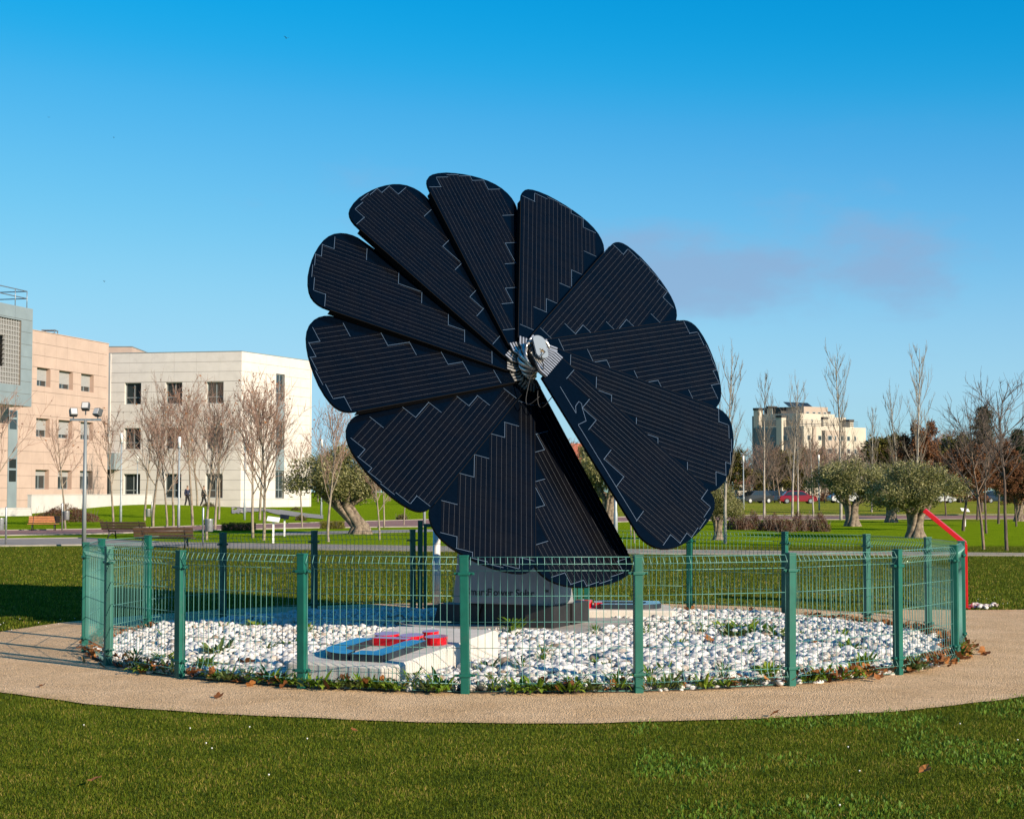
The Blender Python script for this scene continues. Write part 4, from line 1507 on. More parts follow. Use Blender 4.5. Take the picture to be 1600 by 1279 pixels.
# --- pink stone wing
Q0, Q1 = Vector((-36.2, 110.6, 0)), Vector((-31.9, 127.7, 0))
dq = (Q1 - Q0).normalized()
pk = empty('pink_stone_building', (Q0.x, Q0.y, 0))
tag(pk, 'pink stone wing with deep shuttered windows at the left edge', 'building')
TOPP = 13.15
def ux(px):          # distance along the facade where the sight line at px meets it
    r = ray(px, 768)
    a = np.array([[r[0], -dq.x], [r[1], -dq.y]])
    t, u = np.linalg.solve(a, np.array([Q0.x, Q0.y]))
    return u
ops, sty = [], []
sh = {0: (0.68, 0.72, 0.70), 1: (0.62, 0.78, 0.72), 2: (0.30, 0.34, 0.30)}
for c, (x0, x1) in enumerate(((55, 76.5), (90, 112), (124.5, 144.5))):
    for r_, (z0, z1) in enumerate(((9.15, 10.55), (5.45, 6.85), (1.65, 3.1))):
        ops.append((ux(x0), ux(x1), z0, z1)); sty.append(sh[r_][c])
facade(pk, Q0, Q1, 0, TOPP, ops, 'pink_stone', 1.55, 0.85, 'joint', 0.42, thick=0.5, reveal='reveal_pink', seed=5, styles=sty)
nq = Vector((dq.y, -dq.x, 0))
b = MB()
Q2, Q3 = Q1 - nq * 12, Q0 - nq * 12
b.prism([(Q1.x - nq.x * 0.52, Q1.y - nq.y * 0.52), (Q2.x, Q2.y), (Q3.x, Q3.y), (Q0.x - nq.x * 0.52, Q0.y - nq.y * 0.52)], TOPP - 0.8, TOPP - 0.5)
b.build('roof', 'concrete_path', pk, True)
b = MB()
for A, B in ((Q1, Q2), (Q2, Q3)):
    dd = (B - A).normalized()
    nn = Vector((dd.y, -dd.x, 0))
    b.prism([(A.x, A.y), (B.x, B.y), (B.x - nn.x * 0.3, B.y - nn.y * 0.3), (A.x - nn.x * 0.3, A.y - nn.y * 0.3)], 0, TOPP - 0.003)
b.build('rear_wall', 'pink_stone', pk, True)
# block that rises behind the limestone roof
c0, c1 = at(166, 560, 148.5), at(213, 560, 150.0)
b = MB(); b.span(c0.x - 6, c1.x, 148.2, 158, 0, 14.75); b.build('setback_block', 'pink_stone', pk, True)
b = MB(); b.span(c0.x - 6, c1.x + 0.04, 148.15, 158.05, 14.752, 14.82); b.build('parapet_cap', 'zinc', pk, True)
b = MB(); b.prism([(Q0.x + nq.x * 0.04, Q0.y + nq.y * 0.04), (Q1.x + nq.x * 0.04, Q1.y + nq.y * 0.04), (Q1.x - nq.x * 0.5, Q1.y - nq.y * 0.5), (Q0.x - nq.x * 0.5, Q0.y - nq.y * 0.5)], TOPP + 0.002, TOPP + 0.05); b.build('parapet_cap', 'pink_stone', pk, True)
# cooling unit on its roof
q = at(66, 516, 121)
b = MB()
b.box((q.x, q.y + 2, 13.75), (1.05, 0.9, 0.06))
for sx in (-0.48, 0.48):
    for sy in (-0.4, 0.4):
        b.box((q.x + sx, q.y + 2 + sy, 13.2), (0.06, 0.06, 1.1))
b.box((q.x, q.y + 2, 13.3), (0.8, 0.7, 0.5))
b.build('roof_unit', 'galvanised', pk, True)
# tall narrow stair window in the ground floors
b = MB()
u0, u1 = ux(11), ux(25.5)
Mq = Matrix.Translation(Q0 - Vector(pk.location)) @ Matrix.Rotation(math.atan2(dq.y, dq.x), 4, 'Z')
b.span(u0, u1, -0.03, -0.002, 0.3, 7.25)
o = b.build('stair_window', 'zinc', pk); o.matrix_local = Mq
for z0, z1 in ((2.2, 3.0), (5.9, 6.6), (3.15, 3.8), (6.75, 7.2)):
    b = MB(); b.span(u0 + 0.15, u1 - 0.15, -0.045, -0.032, z0, z1); b.build('pane', 'glass_dark', o)

# --- grey metal box with lattice, hanging in front of the pink wing
G1 = at(51, 520, 112.0); G1.z = 0
G0 = G1 - dq * 9.0
gb = empty('metal_clad_box', (G1.x, G1.y, 7.3))
tag(gb, 'grey metal clad box with open lattice front hung on the pink wing', 'building')
Lg = 9.0
Mg = Matrix.Translation(G0 - Vector(gb.location)) @ Matrix.Rotation(math.atan2(dq.y, dq.x), 4, 'Z')
ZB, ZT = 7.35, 14.15
h1 = Lg - 1.45
b = MB()
for u0, u1, a, c in rectsub([(0, Lg, ZB, ZT)], [(0.6, h1, 8.75, 13.2)]):
    b.span(u0, u1, 0.03, 0.5, a, c)
o = b.build('frame_core', 'joint', gb); o.matrix_local = Mg
for j in range(8):
    c0, c1 = ZB + (ZT - ZB) * j / 8, ZB + (ZT - ZB) * (j + 1) / 8
    for i in range(4):
        a0, a1 = Lg * i / 4, Lg * (i + 1) / 4
        for q in rectsub([(a0 + 0.01, a1 - 0.01, c0 + 0.012, c1 - 0.012)], [(0.6, h1, 8.75, 13.2)]):
            key = (round(q[1] - q[0], 3), 0.03, round(q[3] - q[2], 3))
            child('cladding_panel', shared_box(key, 'zinc'), gb, Mg @ Matrix.Translation(((q[0] + q[1]) / 2, 0.014, (q[2] + q[3]) / 2)))
b = MB()
b.span(Lg - 0.45, Lg - 0.002, 0.5, 6.0, ZB, ZT); b.span(0, Lg - 0.45, 0.5, 6.0, ZB, ZB + 0.3); b.span(0, Lg - 0.45, 0.5, 6.0, ZT - 0.3, ZT)
o = b.build('side_wall', 'zinc', gb); o.matrix_local = Mg
b = MB(); b.span(0, Lg - 0.46, 3.2, 3.4, ZB + 0.3, ZT - 0.3); o = b.build('inner_wall', 'pink_stone', gb); o.matrix_local = Mg
b = MB()
hole = (h1 - 5.5, h1 - 1.9, 9.9, 12.0)
n = 22
for i in range(n):
    u = 0.6 + (h1 - 0.6) * (i + 0.5) / n
    for q in rectsub([(u - 0.035, u + 0.035, 8.75, 13.2)], [hole]):
        b.span(q[0], q[1], 0.10, 0.34, q[2], q[3])
for i in range(14):
    z = 8.75 + 4.45 * (i + 0.5) / 14
    for q in rectsub([(0.6, h1, z - 0.03, z + 0.03)], [hole]):
        b.span(q[0], q[1], 0.12, 0.30, q[2], q[3])
o = b.build('lattice', 'shutter_grey', gb); o.matrix_local = Mg
b = MB()
for i in range(6):
    b.span(hole[0], hole[1], 0.5, 2.6, hole[2] + 0.35 * i, hole[2] + 0.35 * i + 0.06)
b.span(hole[1] - 0.1, hole[1], 0.5, 2.6, hole[2] - 0.4, hole[3] + 0.1)
o = b.build('louvres', pbr('brown_metal', (0.14, 0.075, 0.05), 0.6), gb); o.matrix_local = Mg
b = MB()
for z in (14.85, 15.35):
    b.tube([Mg @ Vector((0.2, 0.3, z)), Mg @ Vector((Lg - 0.3, 0.3, z)), Mg @ Vector((Lg - 0.3, 5.5, z))], 0.035, 6)
for u in (1.2, 3.2, 5.2, 7.2, Lg - 0.3):
    b.tube([Mg @ Vector((u, 0.3, ZT)), Mg @ Vector((u, 0.3, 15.35))], 0.03, 6)
b.build('railing', 'galvanised', gb)

# --- low white garden walls
def garden_wall(A, B, h, label):
    A, B = Vector(A), Vector(B)
    d = B - A
    r0 = empty('garden_wall', (A.x, A.y, 0), math.atan2(d.y, d.x))
    b = MB(); b.span(0, d.length, 0, 0.25, -0.1, h); b.build('wall', 'wall_white', r0)
    b = MB(); b.span(-0.02, d.length + 0.02, -0.03, 0.28, h + 0.002, h + 0.05); b.build('coping', 'wall_white', r0)
    tag(r0, label, 'wall', 'white garden walls')
garden_wall(at(49, 790, 97.0), at(238, 790, 114.0), 1.27, 'long low white wall between grass bank and pink building')
garden_wall(at(-20, 800, 92.5), at(50, 800, 93.5), 0.52, 'short lower white wall beside the dry bush mound')

# ================================================================== TREES
pbr('bark_brown', (0.17, 0.12, 0.085), 0.9, var=0.3, scale=10, bump=0.5, bscale=25)
pbr('bark_pale', (0.22, 0.18, 0.135), 0.85, var=0.3, scale=6, bump=0.4, bscale=20)
pbr('bark_white', (0.29, 0.265, 0.225), 0.85, var=0.3, scale=5, bump=0.3, bscale=15)
pbr('bark_dark', (0.085, 0.062, 0.048), 0.9, var=0.3, scale=8)
pbr('twig_red', (0.26, 0.16, 0.12), 0.85, var=0.25, scale=3)
pbr('twig_pale', (0.17, 0.145, 0.11), 0.85, var=0.25, scale=3)
pbr('twig_dark', (0.10, 0.075, 0.06), 0.85, var=0.25, scale=3)
pbr('olive_bark', (0.26, 0.205, 0.15), 0.95, c2=(0.07, 0.052, 0.038), scale=9, bump=1.0, bscale=14, detail=7)
leafmat('olive_leaf', [(0.0, (0.05, 0.056, 0.014)), (0.5, (0.165, 0.165, 0.055)), (1.0, (0.37, 0.345, 0.18))], 0.45, 0.15, patch=(1.1, 0.35))
leafmat('oak_leaf', [(0.0, (0.060, 0.022, 0.012)), (0.6, (0.17, 0.075, 0.033)), (1.0, (0.29, 0.15, 0.07))], 0.7, 0.25)
leafmat('conifer_leaf', [(0.0, (0.010, 0.020, 0.008)), (1.0, (0.050, 0.070, 0.024))], 0.6, 0.1)
leafmat('hedge_leaf', [(0.0, (0.030, 0.034, 0.008)), (1.0, (0.15, 0.13, 0.025))], 0.6, 0.2)
leafmat('yellow_leaf', [(0.0, (0.07, 0.09, 0.012)), (1.0, (0.28, 0.24, 0.04))], 0.6, 0.25)
leafmat('russet_leaf', [(0.0, (0.055, 0.026, 0.016)), (0.6, (0.13, 0.062, 0.038)), (1.0, (0.25, 0.15, 0.09))], 0.8, 0.15)

def tube_np(polys, n):
    """many tapering tubes as one quad array; polys: list of (points, radii)"""
    V, F, o = [], [], 0
    ang = 2 * np.pi * (np.arange(n) + 0.5) / n
    for pts, rad in polys:
        pts = np.asarray(pts, float)
        d = np.gradient(pts, axis=0)
        d /= np.linalg.norm(d, axis=1)[:, None] + 1e-9
        ref = np.array([0.31, 0.95, 0.05]) if abs(d[0, 2]) > 0.5 else np.array([0.05, 0.1, 1.0])
        a = np.cross(d, ref)
        a /= np.linalg.norm(a, axis=1)[:, None] + 1e-9
        b_ = np.cross(d, a)
        ring = pts[:, None] + (a[:, None] * np.cos(ang)[None, :, None] + b_[:, None] * np.sin(ang)[None, :, None]) * np.asarray(rad)[:, None, None]
        V.append(ring.reshape(-1, 3))
        k = len(pts)
        i = np.arange(k - 1)[:, None] * n
        j = np.arange(n)[None]
        j2 = (j + 1) % n
        F.append(np.stack([i + j, i + j2, i + n + j2, i + n + j], -1).reshape(-1, 4) + o)
        o += k * n
    return np.concatenate(V), np.concatenate(F)
def limb(r_, p, d, L, r0, r1, n, wander, lift=0.0):
    """one wandering branch: points and radii"""
    pts = [p]
    d = d / np.linalg.norm(d)
    for i in range(n):
        d = d + r_.normal(0, wander, 3) + np.array([0, 0, lift])
        d /= np.linalg.norm(d)
        pts.append(pts[-1] + d * L / n)
    return np.array(pts), np.linspace(r0, r1, n + 1), d
def around(r_, d, ang):
    """direction at an angle from d"""
    q = np.cross(d, r_.normal(size=3))
    q /= np.linalg.norm(q) + 1e-9
    return d * math.cos(ang) + q * math.sin(ang)
def leaves_np(r_, C, n_each, rad, L, W, flat=1.0, up=0.0):
    """rhombic leaves spread round the points C"""
    C = np.asarray(C)
    P = np.repeat(C, n_each, 0)
    n = len(P)
    g = r_.normal(size=(n, 3))
    g /= np.linalg.norm(g, axis=1)[:, None]
    P = P + g * (rad * r_.random(n) ** 0.45)[:, None] * np.array([1, 1, flat])
    d = r_.normal(size=(n, 3)) + np.array([0, 0, up])
    d /= np.linalg.norm(d, axis=1)[:, None]
    s = np.cross(d, r_.normal(size=(n, 3)))
    s /= np.linalg.norm(s, axis=1)[:, None]
    LL = (L * r_.uniform(0.6, 1.3, n))[:, None]
    WW = (W * r_.uniform(0.6, 1.3, n))[:, None]
    V = np.stack([P, P + d * LL * 0.5 + s * WW * 0.5, P + d * LL, P + d * LL * 0.5 - s * WW * 0.5], 1)
    F = np.arange(4 * n).reshape(n, 4)
    return V.reshape(-1, 3), F, np.repeat(r_.beta(2, 2, n), 4)
def tree_proto(trunk, crown_tubes, mt, mc, leaves=None, ml=None, ns=3):
    """root Empty > trunk, crown (> leaves); kept as meshes only, placed by plant()"""
    out = {}
    V, F = tube_np(trunk, 8)
    o = npmesh('trunk', V, F, mt, smooth=True); out['trunk'] = o.data; bpy.data.objects.remove(o)
    if crown_tubes:
        V, F = tube_np(crown_tubes, ns)
        o = npmesh('crown', V, F, mc, smooth=True); out['crown'] = o.data; bpy.data.objects.remove(o)
    if leaves is not None:
        V, F, rn = leaves
        o = npmesh('leaves', V, F, ml, None, rn); out['leaves'] = o.data; bpy.data.objects.remove(o)
    return out
def plant(proto, name, loc, s_, rz, label, cat, group=None, sz=None, lean=(0, 0)):
    t = empty(name, loc, rz)
    t.scale = (s_, s_, sz or s_)
    t.rotation_euler = (lean[0], lean[1], rz)
    child('trunk', proto['trunk'], t)
    if 'crown' in proto:
        c = child('crown', proto['crown'], t)
        if 'leaves' in proto: child('leaves', proto['leaves'], c)
    elif 'leaves' in proto:
        child('crown', proto['leaves'], t)
    return tag(t, label, cat, group)
def bare(seed, n1=11, n2=6, n3=5, clear=0.36, spread=0.55, lift=0.06, mt='bark_pale', mc='twig_red', lv=0, r0=0.055, twig=0.0042, lead=0.95):
    """bare tree, one unit high in five metres: clear stem, ascending limbs, twigs, a few dead leaves"""
    r_ = np.random.default_rng(seed)
    H = 5.0
    tr, _, _ = limb(r_, np.zeros(3), np.array([0, 0, 1.0]), H * lead, r0, 0.010, 12, 0.035, 0.03)
    trunk = [(tr, np.linspace(r0, 0.008, 13))]
    crown, tips = [], []
    for i in range(n1):
        u = clear + (0.90 - clear) * (i + r_.random() * 0.8) / n1
        k = u * 12
        a = int(k)
        p = tr[a] * (1 - (k - a)) + tr[min(a + 1, 12)] * (k - a)
        az = 2.4 * i + r_.uniform(-0.4, 0.4)
        sp = spread * r_.uniform(0.75, 1.25)
        d = np.array([math.cos(az) * math.sin(sp), math.sin(az) * math.sin(sp), math.cos(sp)])
        L = H * (0.44 * (1.12 - u) + 0.10) * r_.uniform(0.8, 1.15)
        pts, rad, dd = limb(r_, p, d, L, r0 * 0.42 * (1.25 - u), 0.006, 6, 0.08, lift)
        trunk.append((pts, rad))
        for j in range(n2):
            q = pts[min(6, 1 + int((j + r_.random()) * 5.5 / n2))]
            d2 = around(r_, dd, r_.uniform(0.3, 0.75)) + np.array([0, 0, 0.25])
            p2, rd2, e2 = limb(r_, q, d2, L * r_.uniform(0.3, 0.6), 0.0095, 0.0045, 4, 0.12, lift)
            crown.append((p2, rd2))
            for m in range(n3):
                q2 = p2[1 + int(r_.random() * 3.99)]
                d3 = around(r_, e2, r_.uniform(0.25, 0.9)) + np.array([0, 0, 0.2])
                p3, rd3, _ = limb(r_, q2, d3, L * r_.uniform(0.12, 0.32), twig * 1.3, twig * 0.7, 2, 0.15, lift)
                crown.append((p3, rd3))
                tips.append(p3[-1])
    lf = None
    if lv:
        sel = np.array(tips)[r_.random(len(tips)) < lv]
        lf = leaves_np(r_, sel, 1, 0.05, 0.085, 0.06)
    return tree_proto(trunk, crown, mt, mc, lf, 'dead_leaf')
def poplar(seed, mt='bark_white', mc='twig_pale'):
    r_ = np.random.default_rng(seed)
    H = 5.0
    tr, _, _ = limb(r_, np.zeros(3), np.array([0, 0, 1.0]), H * 0.98, 0.06, 0.006, 14, 0.02, 0.04)
    trunk = [(tr, np.linspace(0.046, 0.005, 15) )]
    crown = []
    for i in range(26):
        u = 0.22 + 0.70 * (i + r_.random()) / 26
        k = u * 14
        a = int(k)
        p = tr[a] * (1 - (k - a)) + tr[min(a + 1, 14)] * (k - a)
        az = 2.4 * i + r_.uniform(-0.5, 0.5)
        sp = r_.uniform(0.38, 0.75)
        d = np.array([math.cos(az) * math.sin(sp), math.sin(az) * math.sin(sp), math.cos(sp)])
        L = H * r_.uniform(0.16, 0.34) * (1.15 - u * 0.7)
        pts, rad, dd = limb(r_, p, d, L, 0.011, 0.003, 6, 0.05, 0.12)
        crown.append((pts, rad))
        for j in range(7):
            q = pts[1 + int(r_.random() * 4.99)]
            d2 = around(r_, dd, r_.uniform(0.2, 0.5)) + np.array([0, 0, 0.5])
            p2, rd2, e2 = limb(r_, q, d2, L * r_.uniform(0.25, 0.55), 0.0042, 0.0024, 3, 0.08, 0.1)
            crown.append((p2, rd2))
            for m in range(2):
                q2 = p2[1 + int(r_.random() * 1.99)]
                p3, rd3, _ = limb(r_, q2, around(r_, e2, 0.4) + np.array([0, 0, 0.4]), L * 0.2, 0.003, 0.002, 2, 0.1, 0.1)
                crown.append((p3, rd3))
    return tree_proto(trunk, crown, mt, mc)
def olive(seed, lean=0.25, n_leaf=22000, dark=False):
    """old olive: fluted, twisted trunk that forks into short thick limbs under a broad grey-green crown; 3 m high"""
    r_ = np.random.default_rng(seed)
    trunk, C = [], []
    k = 7
    for i in range(k):               # several fused stems make the fluted trunk
        a = 2 * math.pi * i / k + r_.uniform(-0.2, 0.2)
        base = np.array([math.cos(a) * 0.24, math.sin(a) * 0.22, -0.05])
        pts = [base, np.array([math.cos(a + 0.3) * 0.16, math.sin(a + 0.3) * 0.15, 0.28]), np.array([math.cos(a + 0.6) * 0.16 + lean * 0.15, math.sin(a + 0.6) * 0.15, 0.62]), np.array([math.cos(a + 0.8) * 0.24 + lean * 0.3, math.sin(a + 0.8) * 0.22, 0.98])]
        rad = np.array([0.15, 0.115, 0.105, 0.085]) * r_.uniform(0.8, 1.2)
        trunk.append((np.array(pts), rad))
        d = np.array([math.cos(a + 0.9) * 0.8, math.sin(a + 0.9) * 0.7, 0.75])
        p2, r2, dd = limb(r_, pts[-1], d, r_.uniform(0.6, 1.0), 0.085, 0.04, 6, 0.16, 0.06)
        trunk.append((p2, r2))
        for j in range(4):
            q = p2[2 + int(r_.random() * 4.9)]
            p3, r3, _ = limb(r_, q, around(r_, dd, r_.uniform(0.3, 0.9)) + np.array([0, 0, 0.35]), r_.uniform(0.45, 0.85), 0.035, 0.012, 5, 0.15, 0.08)
            trunk.append((p3, r3))
            C += [p3[3], p3[4], p3[5]]
        C += [p2[4], p2[6]]
    C = np.array(C)
    # fill a broad dome with clumps, uneven in size
    ex = []
    for _ in range(90):
        a, ph = r_.uniform(0, 6.283), r_.uniform(-0.35, 1.45)
        rr = r_.uniform(0.72, 1.08)
        ex.append([lean * 0.3 + 1.55 * rr * math.cos(ph) * math.cos(a), 1.45 * rr * math.cos(ph) * math.sin(a), 1.75 + (1.05 if ph > 0 else 0.7) * rr * math.sin(ph)])
    ex = np.array(ex)
    ex = ex[r_.random(len(ex)) < 0.85]
    C = np.concatenate([C, ex])
    per = n_leaf // len(C)
    lv = leaves_np(r_, C, per, 0.36, 0.10, 0.036, 0.85, 0.5)
    V, F, rn = lv
    cl = np.repeat(r_.normal(0, 0.13, len(C)), per * 4)
    lv = (V, F, np.clip(rn + cl, 0, 1))
    # slender shoots sticking out
    sh = []
    for c in ex:
        for _ in range(2):
            p, rd, _ = limb(r_, c, c - np.array([0, 0, 1.3]) + r_.normal(0, 0.3, 3), 0.5, 0.006, 0.003, 3, 0.1, 0.1)
            sh.append((p, rd))
    return tree_proto(trunk, sh, 'olive_bark', 'twig_pale', lv, 'olive_leaf')
def leafy(seed, ml, H=5.0, clear=0.33, spread=0.75, per=66, rad=0.29, L=0.12, W=0.075, r0=0.08, n1=14):
    r_ = np.random.default_rng(seed)
    tr, _, _ = limb(r_, np.zeros(3), np.array([0, 0, 1.0]), H * 0.9, r0, 0.012, 10, 0.04, 0.03)
    trunk, crown, C = [(tr, np.linspace(r0, 0.012, 11))], [], []
    for i in range(n1):
        u = clear + (0.92 - clear) * (i + r_.random()) / n1
        k = u * 10
        a = int(k)
        p = tr[a] * (1 - (k - a)) + tr[min(a + 1, 10)] * (k - a)
        az = 2.4 * i
        sp = spread * r_.uniform(0.8, 1.3)
        d = np.array([math.cos(az) * math.sin(sp), math.sin(az) * math.sin(sp), math.cos(sp)])
        L1 = H * (0.36 * (1.15 - u) + 0.06) * r_.uniform(0.8, 1.2)
        pts, rd, dd = limb(r_, p, d, L1, r0 * 0.35, 0.008, 5, 0.1, 0.05)
        trunk.append((pts, rd))
        for j in range(6):
            q = pts[1 + int(r_.random() * 4.99)]
            p2, rd2, _ = limb(r_, q, around(r_, dd, r_.uniform(0.3, 1.0)), L1 * r_.uniform(0.25, 0.55), 0.012, 0.005, 3, 0.15, 0.05)
            crown.append((p2, rd2))
            C += [p2[1], p2[2], p2[3]]
    return tree_proto(trunk, crown, 'bark_dark', 'twig_dark', leaves_np(r_, C, per, rad, L, W, 0.9), ml)
def cedar(seed, H=5.0):
    """dark conifer: level, drooping sprays on a straight stem"""
    r_ = np.random.default_rng(seed)
    tr, _, _ = limb(r_, np.zeros(3), np.array([0, 0, 1.0]), H, 0.09, 0.01, 10, 0.02, 0.04)
    trunk, crown, C = [(tr, np.linspace(0.09, 0.01, 11))], [], []
    for i in range(46):
        u = 0.22 + 0.76 * i / 46
        p = tr[min(10, int(u * 10))] + np.array([0, 0, (u * 10 % 1) * H / 10])
        az = 2.4 * i
        L1 = H * 0.30 * (1.08 - u) * r_.uniform(0.6, 1.2)
        d = np.array([math.cos(az), math.sin(az), 0.25])
        pts, rd, dd = limb(r_, p, d, L1, 0.018, 0.004, 5, 0.06, -0.07)
        crown.append((pts, rd))
        for q in pts[1:]:
            for _ in range(3):
                C.append(q + r_.normal(0, 0.09, 3) * np.array([1, 1, 0.35]))
    return tree_proto(trunk, crown, 'bark_dark', 'twig_dark', leaves_np(r_, C, 30, 0.17, 0.11, 0.035, 0.5, -0.3), 'conifer_leaf')

def height_at(px, py, q):
    return at(px, py, q.y).z - q.z

B1, B2, B3 = bare(1, lv=0.10), bare(2, n1=13, n2=7, n3=6, lv=0.05, clear=0.30, spread=0.5), bare(3, n1=9, lv=0.14, spread=0.7)
B4 = bare(4, n1=18, n2=8, n3=8, clear=0.26, spread=0.55, lv=0.10, twig=0.0046)
B5 = bare(5, n1=14, n2=6, n3=5, clear=0.42, spread=0.7, mt='bark_dark', mc='twig_dark', lift=0.03)
B6 = bare(6, n1=16, n2=7, n3=5, clear=0.34, spread=0.75, mt='bark_brown', mc='twig_dark', lift=0.02)
PO1, PO2 = poplar(11), poplar(12)
rt = random.Random(31)
GL = 'bare trees in front of the left buildings'
for px, by, ty, pr, lab in [
        (-14, 832, 590, B3, 'bare tree at the left edge reaching over the grey box'),
        (102, 826, 640, B3, 'wide bare tree with forked limbs before the pink windows'),
        (177, 826, 628, B1, 'bare tree beside the entrance between pink and cream walls'),
        (226, 813, 624, B1, 'thin bare tree with pale stem below the first window column'),
        (239, 822, 592, B2, 'tall slim bare tree just right of the first window column'),
        (261, 823, 640, B2, 'small bare tree left of the middle window column'),
        (271, 823, 628, B3, 'bare tree in front of the middle window column'),
        (301, 822, 578, B1, 'tall bare tree with bright yellowish stem beside the walkers'),
        (308, 800, 610, B2, 'thin pale bare tree close to the wall by the walkers'),
        (323, 843, 604, B2, 'bare tree behind the litter bin on the near path'),
        (336, 827, 606, B3, 'dark stemmed bare tree at the left end of the clipped hedge'),
        (342, 811, 640, B1, 'slim bare tree under the last window column'),
        (395, 840, 596, B2, 'leaning slim bare tree in front of the clipped hedge'),
        (406, 812, 600, B1, 'bare tree behind the right end of the clipped hedge'),
        (412, 844, 582, B4, 'big bushy reddish bare tree at the corner of the cream building'),
        (472, 825, 670, B1, 'small bare tree before the right end of the cream building'),
        (513, 846, 616, B2, 'bare tree with two stems in front of the left olive')]:
    q = base_at(px, by)
    h = height_at(px, ty, q)
    plant(pr, 'bare_tree', q, h / 5 * 0.9, rt.uniform(0, 6.28), lab, 'tree', GL, lean=(rt.uniform(-0.03, 0.03), rt.uniform(-0.03, 0.03)))
for px, by, ty, pr, lab in [
        (600, 824, 690, B1, 'slender young tree with pale stem right of the left olive'),
        (593, 843, 700, B2, 'thin young tree half hidden by the lower left petal'),
        (631, 820, 720, B1, 'pale staked sapling on the red path behind the petal'),
        (986, 836, 720, B1, 'young tree behind the open gap of the flower'),
        (991, 848, 740, B2, 'nearer young tree behind the open gap of the flower')]:
    q = base_at(px, by)
    plant(pr, 'young_tree', q, height_at(px, ty, q) / 5, rt.uniform(0, 6.28), lab, 'tree', 'young trees behind the flower')
GP = 'poplars at the right'
for px, by, ty, pr, lab, le in [
        (1133, 849, 556, PO1, 'leaning bare poplar touching the right rim of the flower', 0.02),
        (1194, 809, 588, PO2, 'white stemmed poplar before the left end of the far flats', 0),
        (1238, 808, 596, PO1, 'double looking white poplar before the middle of the far flats', 0),
        (1247, 806, 640, PO2, 'smaller white poplar beside the red car', 0.03),
        (1271, 807, 660, PO2, 'slim poplar behind the russet shrubs', 0),
        (1314, 812, 552, PO1, 'tall bare poplar above the first right olive', 0),
        (1362, 800, 640, PO2, 'faint distant poplar right of the far flats', 0),
        (1432, 808, 544, PO2, 'tallest bare poplar rising behind the right olive', 0),
        (1404, 800, 610, PO1, 'bare poplar between the two tall ones at the right', 0)]:
    q = base_at(px, by)
    plant(pr, 'poplar_tree', q, height_at(px, ty, q) / 5 * 1.02, rt.uniform(0, 6.28), lab, 'tree', GP, lean=(0, le))
GD = 'dark bare trees at the right edge'
for px, by, ty, pr, lab in [(1537, 858, 634, B6, 'dark bare tree with straight stem near the right edge'), (1573, 860, 598, B5, 'taller dark bare tree at the right edge'), (1541, 833, 650, B5, 'bare tree behind the pair at the right edge')]:
    q = base_at(px, by)
    plant(pr, 'dark_bare_tree', q, height_at(px, ty, q) / 5, rt.uniform(0, 6.28), lab, 'tree', GD)
O1, O2, O3 = olive(21), olive(22, -0.2), olive(23, -1.7)
GO = 'old olive trees'
for px, by, ty, pr, rz, k, lab in [
        (562, 834, 697, O3, 0.0, 1.2, 'old olive with thick pale trunk left of the flower'),
        (950, 823, 684, O2, 1.9, 0.8, 'dark olive seen through the open gap of the flower'),
        (1122, 843, 755, O2, 0.8, 0.9, 'small olive beside the right rim of the flower'),
        (1332, 822, 716, O1, 2.6, 1.1, 'olive with forked trunk below the far flats'),
        (1392, 816, 722, O2, 2.2, 1.0, 'olive standing behind between the two right olives'),
        (1430, 840, 720, O2, 3.6, 1.22, 'olive with gnarled trunk beside the red lectern'),
        (1592, 814, 735, O1, 5.0, 0.95, 'olive cut by the right edge of the picture')]:
    q = base_at(px, by)
    h = height_at(px, ty, q) / 3.0
    plant(pr, 'olive_tree', q, h * k, rz, lab, 'tree', GO, sz=h)
K1, K2 = leafy(41, 'oak_leaf'), leafy(42, 'oak_leaf', clear=0.25)
for px, by, ty, pr, k, lab in [(1440, 803, 664, K1, 0.9, 'russet oak rising behind the right olive'), (1505, 829, 688, K2, 1.15, 'rust brown oak with dark stem right of the lectern'), (1560, 818, 690, K1, 1.0, 'brown leaved oak between the dark bare trees'), (1588, 822, 716, K2, 0.9, 'bright brown oak at the far right edge'), (1527, 812, 698, K1, 1.0, 'brown oak in front of the dark cedar'), (1478, 806, 706, K2, 0.8, 'small russet oak right behind the gnarled olive')]:
    q = base_at(px, by)
    h = height_at(px, ty, q) / 4.9
    plant(pr, 'oak_tree', q, h * k, rt.uniform(0, 6.28), lab, 'tree', 'brown leaved oaks', sz=h)
CE = cedar(51)
for px, by, ty, lab in [(1534, 800, 632, 'dark cedar rising behind the brown oaks'), (924, 806, 672, 'dark cedar seen through the open gap of the flower'), (1597, 806, 668, 'dark cedar cut by the right edge of the picture')]:
    q = base_at(px, by)
    h = height_at(px, ty, q) / 5
    plant(CE, 'cedar_tree', q, h, rt.uniform(0, 6.28), lab, 'tree', 'dark cedars', sz=h)
